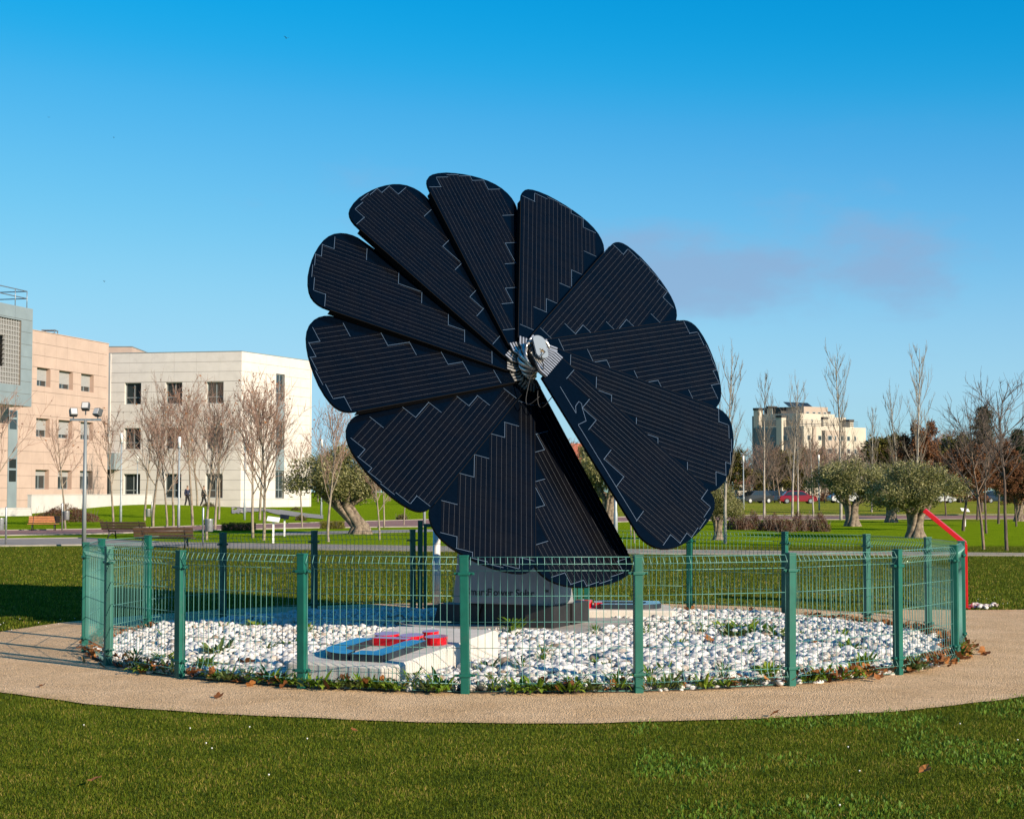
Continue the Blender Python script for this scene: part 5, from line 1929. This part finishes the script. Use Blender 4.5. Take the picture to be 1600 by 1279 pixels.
# far wood line: bare winter trees beyond the park
FAR = [bare(81, n1=13, n2=7, n3=6, clear=0.18, spread=0.7, mt='bark_brown', mc='twig_dark', lift=0.02, twig=0.009, r0=0.07), bare(82, n1=15, n2=7, n3=6, clear=0.15, spread=0.6, mt='bark_pale', mc='twig_red', lift=0.03, twig=0.010, r0=0.07)]
EV = leafy(83, 'hedge_leaf', clear=0.15, per=22, rad=0.35, L=0.2, W=0.13)
for i in range(90):
    px = 1130 + i * 5.5 + rt.uniform(-5, 5)
    d = rt.uniform(190, 300)
    x = (px - 800) / FPX * d
    top = rt.uniform(690, 742) if px < 1370 else rt.uniform(672, 725)
    h = (768 - top) * d / FPX + CAMZ
    k = rt.random()
    plant(EV if k < 0.16 else FAR[i % 2], 'far_tree', (x, d, 0.14), h / 5 * rt.uniform(0.9, 1.25), rt.uniform(0, 6.28), ('distant dark evergreen' if k < 0.16 else 'distant reddish bare tree' if i % 2 else 'distant brown bare tree') + (' below the far flats' if px < 1290 else ' between the far flats and the oaks' if px < 1450 else ' behind the brown oaks'), 'tree', 'distant trees at the right', sz=h / 5)
for i in range(22):
    px = 478 + i * 21 + rt.uniform(-8, 8)
    d = rt.uniform(170, 260)
    x = (px - 800) / FPX * d
    h = (768 - rt.uniform(690, 735)) * d / FPX + CAMZ
    plant(EV if i % 6 == 3 else FAR[i % 2], 'far_tree', (x, d, 0.14), h / 5 * 1.1, rt.uniform(0, 6.28), ('distant dark evergreen' if i % 6 == 3 else 'distant reddish bare tree' if i % 2 else 'distant brown bare tree') + (' behind the left olive' if px < 680 else ' behind the solar flower'), 'tree', 'distant trees behind the flower', sz=h / 5)

# ------------------------------------------------------------------ hedges and bushes
def bush(name, loc, size, n, m, L, label, cat, seed, shape='dome', rz=0.0, group=None, twigs=True):
    r_ = np.random.default_rng(seed)
    t = empty(name, loc, rz)
    sx, sy, sz = size
    k = n // 14
    if shape == 'box':
        C = r_.uniform(-1, 1, (k, 3)) * np.array([sx / 2, sy / 2, sz / 2]) + np.array([0, 0, sz / 2])
        C[:, 2] = np.clip(C[:, 2], 0.05, sz)
    else:
        a, rr, ph = r_.uniform(0, 6.283, k), r_.random(k) ** 0.4, r_.uniform(0, 1, k)
        C = np.column_stack([np.cos(a) * rr * sx / 2 * np.sqrt(1 - ph ** 2 * 0.8), np.sin(a) * rr * sy / 2 * np.sqrt(1 - ph ** 2 * 0.8), ph * sz * (1.05 - 0.6 * rr) ])
    lv = leaves_np(r_, C, 14, L * 1.6, L, L * 0.55)
    npmesh('foliage', lv[0], lv[1], m, t, lv[2])
    st = []
    for i in range(40 if twigs else 6):
        p = np.array([r_.uniform(-0.45, 0.45) * sx, r_.uniform(-0.4, 0.4) * sy, 0.0])
        pts, rd, _ = limb(r_, p, np.array([r_.normal(0, 0.3), r_.normal(0, 0.3), 1.0]), sz * r_.uniform(0.5, 1.0), 0.012, 0.004, 4, 0.15, 0.05)
        st.append((pts, rd))
    V, F = tube_np(st, 3)
    npmesh('stems', V, F, 'twig_dark', t)
    return tag(t, label, cat, group)
def put(px, by):
    q = base_at(px, by)
    return q
q = put(373, 829); bush('clipped_hedge', q, (1.25, 0.6, 0.30), 9000, 'hedge_leaf', 0.035, 'clipped dark hedge block on the grass left of the info panel', 'hedge', 1, 'box')
q = put(519, 826); bush('yellow_hedge', q, (0.95, 0.5, 0.32), 7000, 'yellow_leaf', 0.035, 'yellow green hedge under the left olive', 'hedge', 2, 'box')
q = put(102, 815); bush('dry_bush', q, (3.7, 2.2, 1.0), 16000, 'russet_leaf', 0.05, 'mound of dry brown bush before the white wall', 'bush', 3)
for px, by, w, h, sd, lab in [(470, 813, 0.6, 0.35, 4, 'small dark bush on the slope right of the hedge'), (462, 797, 0.7, 0.25, 5, 'low bush beside the concrete path at the building corner'), (252, 796, 1.3, 0.28, 6, 'low bush under the middle window of the cream wall'), (326, 801, 0.9, 0.4, 7, 'small brown bush near the walkers'), (628, 812, 0.6, 0.4, 8, 'small round bush beyond the red path')]:
    q = put(px, by); bush('small_bush', q, (w, 0.5, h), 1600, 'hedge_leaf', 0.05, lab, 'bush', sd, group='small bushes')
for i in range(9):
    px = 1146 + i * 17
    q = put(px + rt.uniform(-4, 4), 829 + rt.uniform(-3, 2)); bush('russet_shrub', q, (0.75, 0.7, rt.uniform(0.62, 0.9)), 2600, 'russet_leaf', 0.045, 'russet winter shrub, %s from the left in its row right of the flower' % ORD[i], 'shrub', 20 + i, group='russet shrub row')

# ================================================================== FAR FLATS
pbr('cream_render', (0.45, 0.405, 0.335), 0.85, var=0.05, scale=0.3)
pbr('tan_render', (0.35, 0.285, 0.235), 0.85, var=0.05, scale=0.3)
pbr('shaded_render', (0.20, 0.19, 0.19), 0.85, var=0.06, scale=0.3)  # for the side wings: their shade is put into this darker colour
pbr('chimney_dark', (0.035, 0.033, 0.033), 0.7)
FB = at(1256, 690, 372)
ff = empty('apartment_block', (FB.x, FB.y, 0))
tag(ff, 'cream apartment block with side shade painted grey and stepped roof far off at the right', 'building')
# frame: u runs right along the sunlit front, v runs left along the shaded side; both recede from the near corner
fu = Vector((math.cos(R(33)), math.sin(R(33)), 0))
fv = Vector((-math.cos(R(38)), math.sin(R(38)), 0))
def fbp(u, v, z):
    p = fu * u + fv * v
    return Vector((p.x, p.y, z))
def fbox(name, u0, u1, v0, v1, z0, z1, m, parent=None):
    b = MB()
    b.prism([(u0, v0), (u1, v0), (u1, v1), (u0, v1)], z0, z1, fbp)
    return b.build(name, m, parent or ff)
Z = lambda y, d=378: (768 - y) * d / FPX + CAMZ
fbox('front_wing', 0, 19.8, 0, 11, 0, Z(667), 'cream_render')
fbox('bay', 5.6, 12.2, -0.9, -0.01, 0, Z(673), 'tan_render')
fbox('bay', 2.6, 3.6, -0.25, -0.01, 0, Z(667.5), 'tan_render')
fbox('side_wing', -0.05, 11, 0.35, 12.6, 0, Z(668) - 0.1, 'shaded_render')
fbox('tall_wing', 2, 11, 12.6, 15.2, 0, Z(648.5), 'shaded_render')
fbox('upper_storey', 1.5, 12.5, 2.2, 12.2, Z(668), Z(646.5), 'cream_render')
fbox('upper_storey', 11.0, 16.5, 2.5, 9, Z(667), Z(651), 'cream_render')
fbox('penthouse', 3.6, 11.2, 2.9, 8, Z(646), Z(635.5), 'tan_render')
fbox('plant_room', 2.0, 5.0, 7.5, 12, Z(646), Z(636), 'chimney_dark')
for u, v, yb, yt in ((0.6, 12.2, 668, 640), (1.8, 9.6, 650, 637.5), (-0.6, 5.2, 790, 653), (8.2, 1.6, 668, 655), (12.5, 4.5, 653, 645), (15.2, 0.6, 668, 658)):
    b = MB(); b.prism([(u, v), (u + 1.4, v), (u + 1.4, v + 1.4), (u, v + 1.4)], Z(yb), Z(yt), fbp); o = b.build('chimney', 'cream_render', ff)
    b = MB(); b.prism([(u - 0.1, v - 0.1), (u + 1.5, v - 0.1), (u + 1.5, v + 1.5), (u - 0.1, v + 1.5)], Z(yt) + 0.01, Z(yt) + 0.55, fbp); b.build('chimney_cap', 'chimney_dark', o)
for u0, u1 in ((1.7, 3.6), (3.9, 5.8), (6.1, 7.6), (7.8, 9.3)):
    b = MB()
    pts = [fbp(u0, 5.2, Z(635)), fbp(u1, 5.2, Z(635)), fbp(u1, 6.6, Z(628)), fbp(u0, 6.6, Z(628))]
    off = Vector((0, 0, -0.12))
    b.add(pts + [p + off for p in pts], [(0, 1, 2, 3), (7, 6, 5, 4), (0, 4, 5, 1), (1, 5, 6, 2), (2, 6, 7, 3), (3, 7, 4, 0)])
    b.build('roof_panel', 'glass_dark', ff)
def far_window(u, v, side, w, z0, z1):
    b = MB()
    if side == 'u':
        b.prism([(u, v - 0.05), (u + w, v - 0.05), (u + w, v - 0.004), (u, v - 0.004)], z0, z1, fbp)
        f = b.build('window', 'frame_grey', ff)
        b = MB(); b.prism([(u + 0.12, v - 0.07), (u + w - 0.12, v - 0.07), (u + w - 0.12, v - 0.052), (u + 0.12, v - 0.052)], z0 + 0.1, z1 - 0.1, fbp); b.build('pane', 'glass_dark', f)
    else:
        b.prism([(u - 0.05, v), (u - 0.004, v), (u - 0.004, v + w), (u - 0.05, v + w)], z0, z1, fbp)
        f = b.build('window', 'frame_grey', ff)
        b = MB(); b.prism([(u - 0.07, v + 0.1), (u - 0.052, v + 0.1), (u - 0.052, v + w - 0.1), (u - 0.07, v + w - 0.1)], z0 + 0.1, z1 - 0.1, fbp); b.build('pane', 'glass_dark', f)
for y0, y1 in ((681, 688.5), (701, 708.5), (721, 728)):
    for u, v, w in ((1.1, 0, 1.0), (4.4, 0, 1.1), (6.4, -0.9, 1.3), (8.6, -0.9, 0.5), (10.2, -0.9, 1.3), (13.6, 0, 1.0), (16.0, 0, 0.6)):
        far_window(u, v, 'u', w, Z(y1), Z(y0))
    for v in (1.6, 4.2, 7.4, 9.8):
        far_window(-0.05, v, 'v', 1.3, Z(y1), Z(y0))
for u in (4.3, 6.3, 8.0, 9.8):
    far_window(u, 2.9, 'u', 0.9, Z(647), Z(643.5))
for u in (5.0, 8.0):
    far_window(u, 2.2, 'u', 0.5, Z(657), Z(655))
b = MB()
for z in (Z(664), Z(661), Z(658)):
    b.tube([fbp(0.1, 0.4, z), fbp(0.1, 11.5, z)], 0.09, 4)
    b.tube([fbp(0.1, 0.4, z), fbp(17.8, 0.4, z)], 0.05, 4)
for u in range(0, 18, 3):
    b.tube([fbp(u + 0.1, 0.4, Z(667)), fbp(u + 0.1, 0.4, Z(658))], 0.08, 4)
b.build('terrace_railing', 'chimney_dark', ff)
# red brick house far behind, and low houses along the horizon at the right
def far_house(px0, px1, yt, d, m, rm, label):
    a, c = at(px0, yt, d), at(px1, yt, d)
    r0 = empty('far_house', ((a.x + c.x) / 2, d, 0))
    w, h = c.x - a.x, a.z
    b = MB(); b.span(-w / 2, w / 2, 0, w * 0.8, 0, h * 0.78); b.build('wall', m, r0)
    b = MB()
    b.prism([(-0.3, h * 0.77), (w * 0.4, h), (w * 0.8 + 0.3, h * 0.77)], -w / 2 - 0.3, w / 2 + 0.3, lambda p, q, x: (x, p, q))
    b.build('roof', rm, r0)
    for i in range(3):
        b = MB(); x = -w / 2 + w * (i + 0.5) / 3
        b.span(x - 0.5, x + 0.5, -0.04, -0.005, h * 0.45, h * 0.62); b.build('window', 'glass_dark', r0)
    tag(r0, label, 'house', 'far houses')
pbr('brick_red', (0.36, 0.085, 0.055), 0.9, var=0.1, scale=0.4)
pbr('roof_tile', (0.42, 0.12, 0.07), 0.9, var=0.15, scale=0.5)
far_house(880, 916, 692, 260, 'brick_red', 'roof_tile', 'red house seen through the open gap of the flower')
far_house(1150, 1172, 748, 290, 'cream_render', 'roof_tile', 'low cream house beyond the cars left of the flats')
far_house(1490, 1524, 752, 280, 'wall_white', 'tan_render', 'low white house behind the brown oaks')

# ================================================================== CARS beyond the grass at the right
for nm, c in (('car_red', (0.22, 0.004, 0.010)), ('car_black', (0.012, 0.013, 0.016)), ('car_blue', (0.014, 0.026, 0.045)), ('car_white', (0.55, 0.55, 0.54)), ('car_silver', (0.28, 0.29, 0.30))):
    pbr(nm, c, 0.25, 0.1, coat=0.7)
pbr('rubber', (0.015, 0.015, 0.015), 0.9)
pbr('lamp_glass', (0.5, 0.5, 0.5), 0.15)
pbr('tail_red', (0.25, 0.005, 0.005), 0.2)
CAR = {}
def car(px, by, face, paint, label, yaw=0.0):
    q = base_at(px, by)
    r0 = empty('parked_car', (q.x, q.y, q.z), (0 if face > 0 else math.pi) + yaw)
    prof = [(-2.08, 0.32), (-2.12, 0.62), (-2.0, 0.86), (-1.72, 0.92), (-1.25, 1.38), (-0.95, 1.46), (0.35, 1.47), (0.62, 1.40), (1.18, 0.98), (1.85, 0.86), (2.08, 0.72), (2.12, 0.42), (2.05, 0.28), (1.68, 0.26), (1.02, 0.26), (-0.95, 0.26), (-1.65, 0.26)]
    if 'body' not in CAR:
        b = MB()
        n = len(prof)
        for y, k in ((-0.86, 0.0), (-0.80, 0.035), (0.80, 0.035), (0.86, 0.0)):
            for x, z in prof:
                zz = z
                yy = y * (1 - 0.22 * max(0, (z - 0.92) / 0.55))
                b.v.append((x * (1 - (0.01 if k == 0 else 0)), yy, zz - (0.02 if k == 0 and z > 1 else 0)))
        for i in range(3):
            for j in range(n):
                b.f.append((i * n + j, i * n + (j + 1) % n, (i + 1) * n + (j + 1) % n, (i + 1) * n + j))
        b.f += [tuple(range(n)), tuple(range(3 * n, 4 * n))[::-1]]
        b.sm = [False] * len(b.f)
        CAR['body'] = b
    CAR['body'].build('body', paint, r0)
    for y in (-1, 1):
        for pts in ([(-1.55, 0.95), (-1.18, 1.34), (-0.75, 1.38), (-0.75, 0.95)], [(-0.68, 0.95), (-0.68, 1.38), (0.02, 1.39), (0.02, 0.95)], [(0.09, 0.95), (0.09, 1.39), (0.52, 1.34), (1.02, 0.97)]):
            b = MB()
            vs = [(x, y * (0.868 * (1 - 0.22 * max(0, (z - 0.92) / 0.55)) + 0.004), z) for x, z in pts]
            vi = [(x, yy - y * 0.03, z) for x, yy, z in vs]
            b.add(vs + vi, [(0, 1, 2, 3), (7, 6, 5, 4), (0, 4, 5, 1), (1, 5, 6, 2), (2, 6, 7, 3), (3, 7, 4, 0)])
            b.build('side_window', 'glass_dark', r0)
        for x in (-1.3, 1.35):
            b = MB(); b.tube([(x, y * 0.70, 0.31), (x, y * 0.885, 0.31)], 0.31, 18); w = b.build('wheel', 'rubber', r0)
            b = MB(); b.tube([(x, y * 0.87, 0.31), (x, y * 0.893, 0.31)], 0.2, 14); b.build('rim', 'galvanised', w)
        b = MB(); b.box((2.07, y * 0.6, 0.66), (0.1, 0.35, 0.14)); b.build('headlight', 'lamp_glass', r0)
        b = MB(); b.box((-2.05, y * 0.66, 0.74), (0.12, 0.25, 0.18)); b.build('tail_light', 'tail_red', r0)
    b = MB(); b.add([(0.66, -0.66, 1.385), (0.66, 0.66, 1.385), (1.16, 0.76, 1.0), (1.16, -0.76, 1.0), (0.64, -0.66, 1.36), (0.64, 0.66, 1.36), (1.12, 0.76, 0.98), (1.12, -0.76, 0.98)], [(0, 3, 2, 1), (4, 5, 6, 7), (0, 1, 5, 4), (2, 3, 7, 6), (1, 2, 6, 5), (3, 0, 4, 7)]); b.build('windscreen', 'glass_dark', r0)
    tag(r0, label, 'car', 'cars parked beyond the grass')
car(1246, 786.4, 1, 'car_red', 'red car parked below the far flats')
car(1180, 785.8, -1, 'car_black', 'black car left of the red one', 0.5)
car(1206, 785.0, 1, 'car_blue', 'dark blue car between the black and red ones')
car(1218, 783.6, -1, 'car_black', 'dark car partly behind the red one')
car(1322, 785.5, 1, 'car_white', 'white car behind the first right olive', 0.2)
car(1392, 785.5, -1, 'car_red', 'red car hidden behind the middle olive')
car(1464, 785.5, 1, 'car_white', 'white car right of the gnarled olive')
car(1484, 784.5, -1, 'car_black', 'dark car just right of the white one')
car(1562, 785.5, 1, 'car_blue', 'blue car behind the dark bare trees')
# dry hedge along the car park
for i in range(16):
    px = 1150 + i * 30
    q = base_at(px, 783.0)
    bush('dry_hedge', q, (3.4, 0.8, 1.15), 900, 'russet_leaf', 0.22, 'dry brown hedge section behind the parked cars ' + ('below the far flats' if px < 1330 else 'behind the olives' if px < 1480 else 'at the right edge'), 'hedge', 300 + i, 'box', group='hedge along the car park', twigs=False)

# ================================================================== STREET FURNITURE
q = base_at(131, 854)
fl_ = empty('floodlight_mast', q)
pbr('mast_grey', (0.20, 0.225, 0.235), 0.5, 0.2)
pbr('flood_grey', (0.09, 0.095, 0.10), 0.5, 0.3)
tag(fl_, 'tall grey mast with three floodlights left of the fence', 'floodlight')
d = q.y
hh = at(131, 655, d).z
b = MB(); b.lathe([(0.062, 0), (0.055, 1.2), (0.04, hh)], n=12); b.build('mast', 'mast_grey', fl_)
b = MB(); b.span(-0.42, 0.42, -0.03, 0.03, hh - 0.03, hh + 0.03); b.build('crossbar', 'galvanised', fl_)
for x, z, t in ((-0.33, 0.20, 0.5), (0.0, 0.36, 0.0), (0.33, 0.20, -0.5)):
    M = Matrix.Rotation(t, 3, 'Z') @ Matrix.Rotation(R(-25), 3, 'X')
    b = MB(); b.bbox((x, 0, hh + z), (0.21, 0.16, 0.21), 0.03, M); b.box((x, 0, hh + z - 0.16), (0.03, 0.03, 0.14)); o = b.build('floodlight', 'flood_grey', fl_)
    b = MB(); p = M @ Vector((0, -0.085, 0)); b.box((x + p.x, p.y, hh + z + p.z), (0.16, 0.012, 0.16), M); b.build('lens', 'lamp_glass', o)
def street_lamp(px, by, ty, label):
    q = base_at(px, by)
    h = height_at(px, ty, q)
    r0 = empty('street_lamp', q)
    b = MB(); b.lathe([(0.06, 0), (0.055, 0.9), (0.04, 1.0), (0.035, h - 0.5)], n=10); b.build('post', 'grey_paint', r0)
    b = MB(); b.lathe([(0.05, h - 0.5), (0.075, h - 0.45), (0.075, h - 0.4)], n=12); b.build('collar', 'grey_paint', r0)
    b = MB(); b.lathe([(0.065, h - 0.4), (0.07, h - 0.2), (0.065, h - 0.03), (0.03, h)], n=12); b.build('lantern', 'white_paint', r0)
    tag(r0, label, 'street lamp', 'slim street lamps')
street_lamp(188.5, 818, 676, 'slim lamp post left of the first window column')
street_lamp(279, 824, 682, 'slim lamp post before the middle window column')
street_lamp(382, 812, 688, 'slim lamp post at the corner of the cream building')
street_lamp(214, 800, 712, 'thin lamp post close to the cream wall')
street_lamp(502, 806, 686, 'slim lamp post rising behind the left olive')
street_lamp(663, 822, 690, 'lamp post hidden behind the lower left petals')
street_lamp(962, 856, 700, 'grey lamp post seen in the open gap of the flower')
street_lamp(1162, 796, 712, 'thin lamp post beyond the right rim of the flower')
street_lamp(1280, 797, 710, 'lamp post between poplars below the far flats')
def bench(loc, rz, label, wood, sc=(1, 1, 0.62)):
    r0 = empty('park_bench', loc, rz)
    W = 1.55
    for i in range(3):
        b = MB(); b.bbox((0, -0.18 + 0.15 * i, 0.44), (W, 0.12, 0.035), 0.008); b.build('seat_slat', wood, r0)
    for i in range(3):
        b = MB(); b.bbox((0, 0.27 + 0.045 * i, 0.56 + 0.14 * i), (W, 0.035, 0.12), 0.008, Matrix.Rotation(R(-16), 3, 'X')); b.build('back_slat', wood, r0)
    for x in (-0.55, 0.55):
        b = MB()
        b.tube([(x, -0.26, 0), (x, -0.22, 0.28), (x, -0.18, 0.42)], 0.022, 6)
        b.tube([(x, 0.30, 0), (x, 0.20, 0.28), (x, 0.20, 0.42), (x, 0.29, 0.62), (x, 0.38, 0.92)], 0.022, 6)
        b.tube([(x, -0.22, 0.41), (x, 0.22, 0.41)], 0.02, 6)
        b.tube([(x, -0.21, 0.2), (x, 0.0, 0.3), (x, 0.23, 0.2)], 0.016, 6)
        b.build('leg', 'dark_metal', r0)
    r0.scale = sc
    return tag(r0, label, 'bench', 'park benches')
pbr('wood_orange', (0.34, 0.13, 0.045), 0.55, var=0.2, scale=12)
pbr('wood_brown', (0.09, 0.050, 0.030), 0.6, var=0.25, scale=10)
bench(base_at(68, 829), 0.15, 'orange slatted wooden bench at far left beside the path', 'wood_orange', (0.75, 0.75, 0.62))
bench(base_at(258, 856), math.pi + 0.05, 'brown bench seen from behind just beyond the fence', 'wood_brown')
bench(base_at(200, 842), math.pi - 0.25, 'brown bench farther back left of the nearer one', 'wood_brown')
def litter_bin(px, by, side, label):
    q = base_at(px, by)
    r0 = empty('litter_bin', q)
    b = MB(); b.lathe([(0.028, 0), (0.028, 1.05), (0.01, 1.08)], (0, 0, 0), 8); b.build('post', 'galvanised', r0)
    b = MB(); b.lathe([(0.095, 0.42), (0.105, 0.44), (0.115, 0.74), (0.12, 0.76), (0.105, 0.76), (0.10, 0.5), (0.02, 0.48)], (side * 0.16, 0, 0), 18); b.build('drum', 'galvanised', r0)
    b = MB(); b.span(min(0, side * 0.05), max(0, side * 0.05) , -0.02, 0.02, 0.6, 0.64); b.build('bracket', 'dark_metal', r0)
    tag(r0, label, 'litter bin', 'grey litter bins')
litter_bin(317, 854, 1, 'grey drum litter bin on a post near the fence')
litter_bin(97, 829, 1, 'grey litter bin beside the orange bench')
litter_bin(237, 822, -1, 'grey litter bin behind the brown benches')
litter_bin(9, 851, -1, 'grey litter bin at the left edge on the near path')
def info_sign(px, by, top, label, board=True):
    q = base_at(px, by)
    h = height_at(px, top, q)
    r0 = empty('info_sign', q)
    b = MB(); b.box((0, 0, h / 2), (0.05, 0.05, h)); b.build('post', 'white_paint', r0)
    b = MB(); b.bbox((0, -0.02, h + 0.02), (0.36 if board else 0.3, 0.26, 0.02), 0.004, Matrix.Rotation(R(28), 3, 'X') @ Matrix.Rotation(R(8), 3, 'Y')); b.build('board', 'white_paint' if board else 'dark_metal', r0)
    tag(r0, label, 'info panel', 'small info panels')
info_sign(427, 848, 812, 'small white info panel on a post right of the hedge')
info_sign(444.5, 838, 808, 'thin white post with dark tilted plate beside the info panel', False)
info_sign(1508, 822, 797, 'thin pale marker post under the brown oak')

# ================================================================== PEOPLE by the cream wall
pbr('skin', (0.32, 0.19, 0.13), 0.6)
pbr('navy_cloth', (0.012, 0.018, 0.045), 0.85)
pbr('black_cloth', (0.012, 0.012, 0.014), 0.9)
pbr('hair_dark', (0.012, 0.009, 0.008), 0.7)
def skin_mesh(name, verts, edges, radii, m, parent, sub=2):
    me = bpy.data.meshes.new(name)
    me.from_pydata(verts, edges, [])
    o = bpy.data.objects.new(name, me)
    col.objects.link(o)
    md = o.modifiers.new('Skin', 'SKIN')
    md.use_smooth_shade = True
    sv = me.skin_vertices[0].data if me.skin_vertices else None
    if sv is None:
        bpy.context.view_layer.objects.active = o
        bpy.ops.mesh.customdata_skin_add()
        sv = me.skin_vertices[0].data
    for i, r_ in enumerate(radii):
        sv[i].radius = (r_, r_)
        sv[i].use_root = (i == 0)
    s2 = o.modifiers.new('Subdivision', 'SUBSURF')
    s2.levels = s2.render_levels = sub
    me.materials.append(MATS[m])
    o.parent = parent
    return o
def person(px, by, rz, stride, coat, label, phone):
    q = at(px, by, 130.0)
    q.z = gz(q.x, q.y)
    r0 = empty('person', q, rz)
    s = stride
    hipz, kz = 0.93, 0.50
    fist = (0.18, -0.30, 1.28) if phone else (0.22, -0.10, 0.80)
    elb = (0.25, -0.08, 1.12)
    V = [(0, 0, 0.98), (0, 0.01, 1.20), (0, 0.01, 1.40), (0, -0.01, 1.52), (0, -0.03, 1.60), (0, -0.035, 1.70),
         (0.09, 0, hipz), (0.10, -s * 0.5 - 0.03, kz), (0.10, -s, 0.09), (0.10, -s - 0.15, 0.035),
         (-0.09, 0, hipz), (-0.10, s * 0.35 - 0.03, kz), (-0.10, s, 0.12), (-0.10, s - 0.13, 0.035),
         (0.19, 0.01, 1.40), elb, fist, (-0.19, 0.01, 1.40), (-0.24, 0.06, 1.12), (-0.23, -0.06 + s * 0.3, 0.84)]
    E = [(0, 1), (1, 2), (2, 3), (3, 4), (4, 5), (0, 6), (6, 7), (7, 8), (8, 9), (0, 10), (10, 11), (11, 12), (12, 13), (2, 14), (14, 15), (15, 16), (2, 17), (17, 18), (18, 19)]
    Rr = [0.13, 0.125, 0.12, 0.05, 0.085, 0.085, 0.085, 0.058, 0.042, 0.035, 0.085, 0.058, 0.042, 0.035, 0.055, 0.043, 0.034, 0.055, 0.043, 0.034]
    skin_mesh('body', V, E, Rr, 'skin', r0)
    idx = [0, 1, 2, 14, 15, 17, 18]
    skin_mesh('jacket', [(0, 0, 0.88), V[1], V[2], V[14], V[15], tuple(np.array(V[15]) * 0.15 + np.array(V[16]) * 0.85), V[17], V[18], tuple(np.array(V[18]) * 0.15 + np.array(V[19]) * 0.85)], [(0, 1), (1, 2), (2, 3), (3, 4), (4, 5), (2, 6), (6, 7), (7, 8)], [0.17, 0.155, 0.145, 0.075, 0.06, 0.05, 0.075, 0.06, 0.05], coat, r0)
    skin_mesh('trousers', [V[0], V[6], V[7], V[8], V[10], V[11], V[12]], [(0, 1), (1, 2), (2, 3), (0, 4), (4, 5), (5, 6)], [0.145, 0.105, 0.075, 0.062, 0.105, 0.075, 0.062], 'black_cloth', r0)
    skin_mesh('hair', [(0, 0.0, 1.66), (0, -0.01, 1.74)], [(0, 1)], [0.095, 0.09], 'hair_dark', r0)
    for sx, yy, zz in ((0.10, -s - 0.07, 0.045), (-0.10, s - 0.05, 0.045)):
        b = MB(); b.bbox((sx, yy, zz), (0.095, 0.27, 0.085), 0.03); b.build('shoe', 'black_cloth', r0)
    tag(r0, label, 'person', 'people walking by the cream wall')
person(292.5, 792.0, R(60), 0.16, 'navy_cloth', 'person in a navy jacket walking past the middle ground floor window', True)
person(318, 792.5, R(80), 0.24, 'black_cloth', 'person in dark clothes walking half behind a bare tree', False)

# ================================================================== BIRDS
def bird(px, py, d, s_, rz, bank, label):
    p = at(px, py, d)
    r0 = empty('bird', p, rz)
    r0.scale = (s_, s_, s_)
    b = MB(); b.tube([(0, -0.5, 0), (0, -0.35, 0.02), (0, 0, 0.03), (0, 0.35, 0.01), (0, 0.6, 0)], [0.02, 0.08, 0.12, 0.06, 0.02], 8); b.build('body', 'hair_dark', r0)
    for sx in (-1, 1):
        b = MB()
        up = bank[0] if sx < 0 else bank[1]
        pts = [Vector((sx * 0.06, -0.2, 0.05)), Vector((sx * 0.55, -0.28, 0.05 + 0.5 * up)), Vector((sx * 1.05, 0.05, 0.05 + 0.7 * up)), Vector((sx * 0.5, 0.1, 0.05 + 0.45 * up)), Vector((sx * 0.06, 0.2, 0.04))]
        lo = [v - Vector((0, 0, 0.02)) for v in pts]
        b.add(pts + lo, [(0, 1, 2, 3, 4), (9, 8, 7, 6, 5)] + [(i, i + 5, (i + 1) % 5 + 5, (i + 1) % 5) for i in range(5)])
        b.build('wing', 'hair_dark', r0)
    tag(r0, label, 'bird', 'birds in the sky')
bird(447.5, 60, 120, 0.21, 0.6, (0.9, 0.5), 'dark bird high in the sky above the flower')
bird(76, 183.5, 130, 0.13, 0.2, (0.3, 0.3), 'tiny dark bird at the upper left')
bird(178, 215, 130, 0.14, 1.2, (0.2, 0.5), 'tiny dark bird right of the other at upper left')
bird(163, 440, 120, 0.13, 1.0, (0.9, 1.0), 'pale gliding bird just above the pink building')
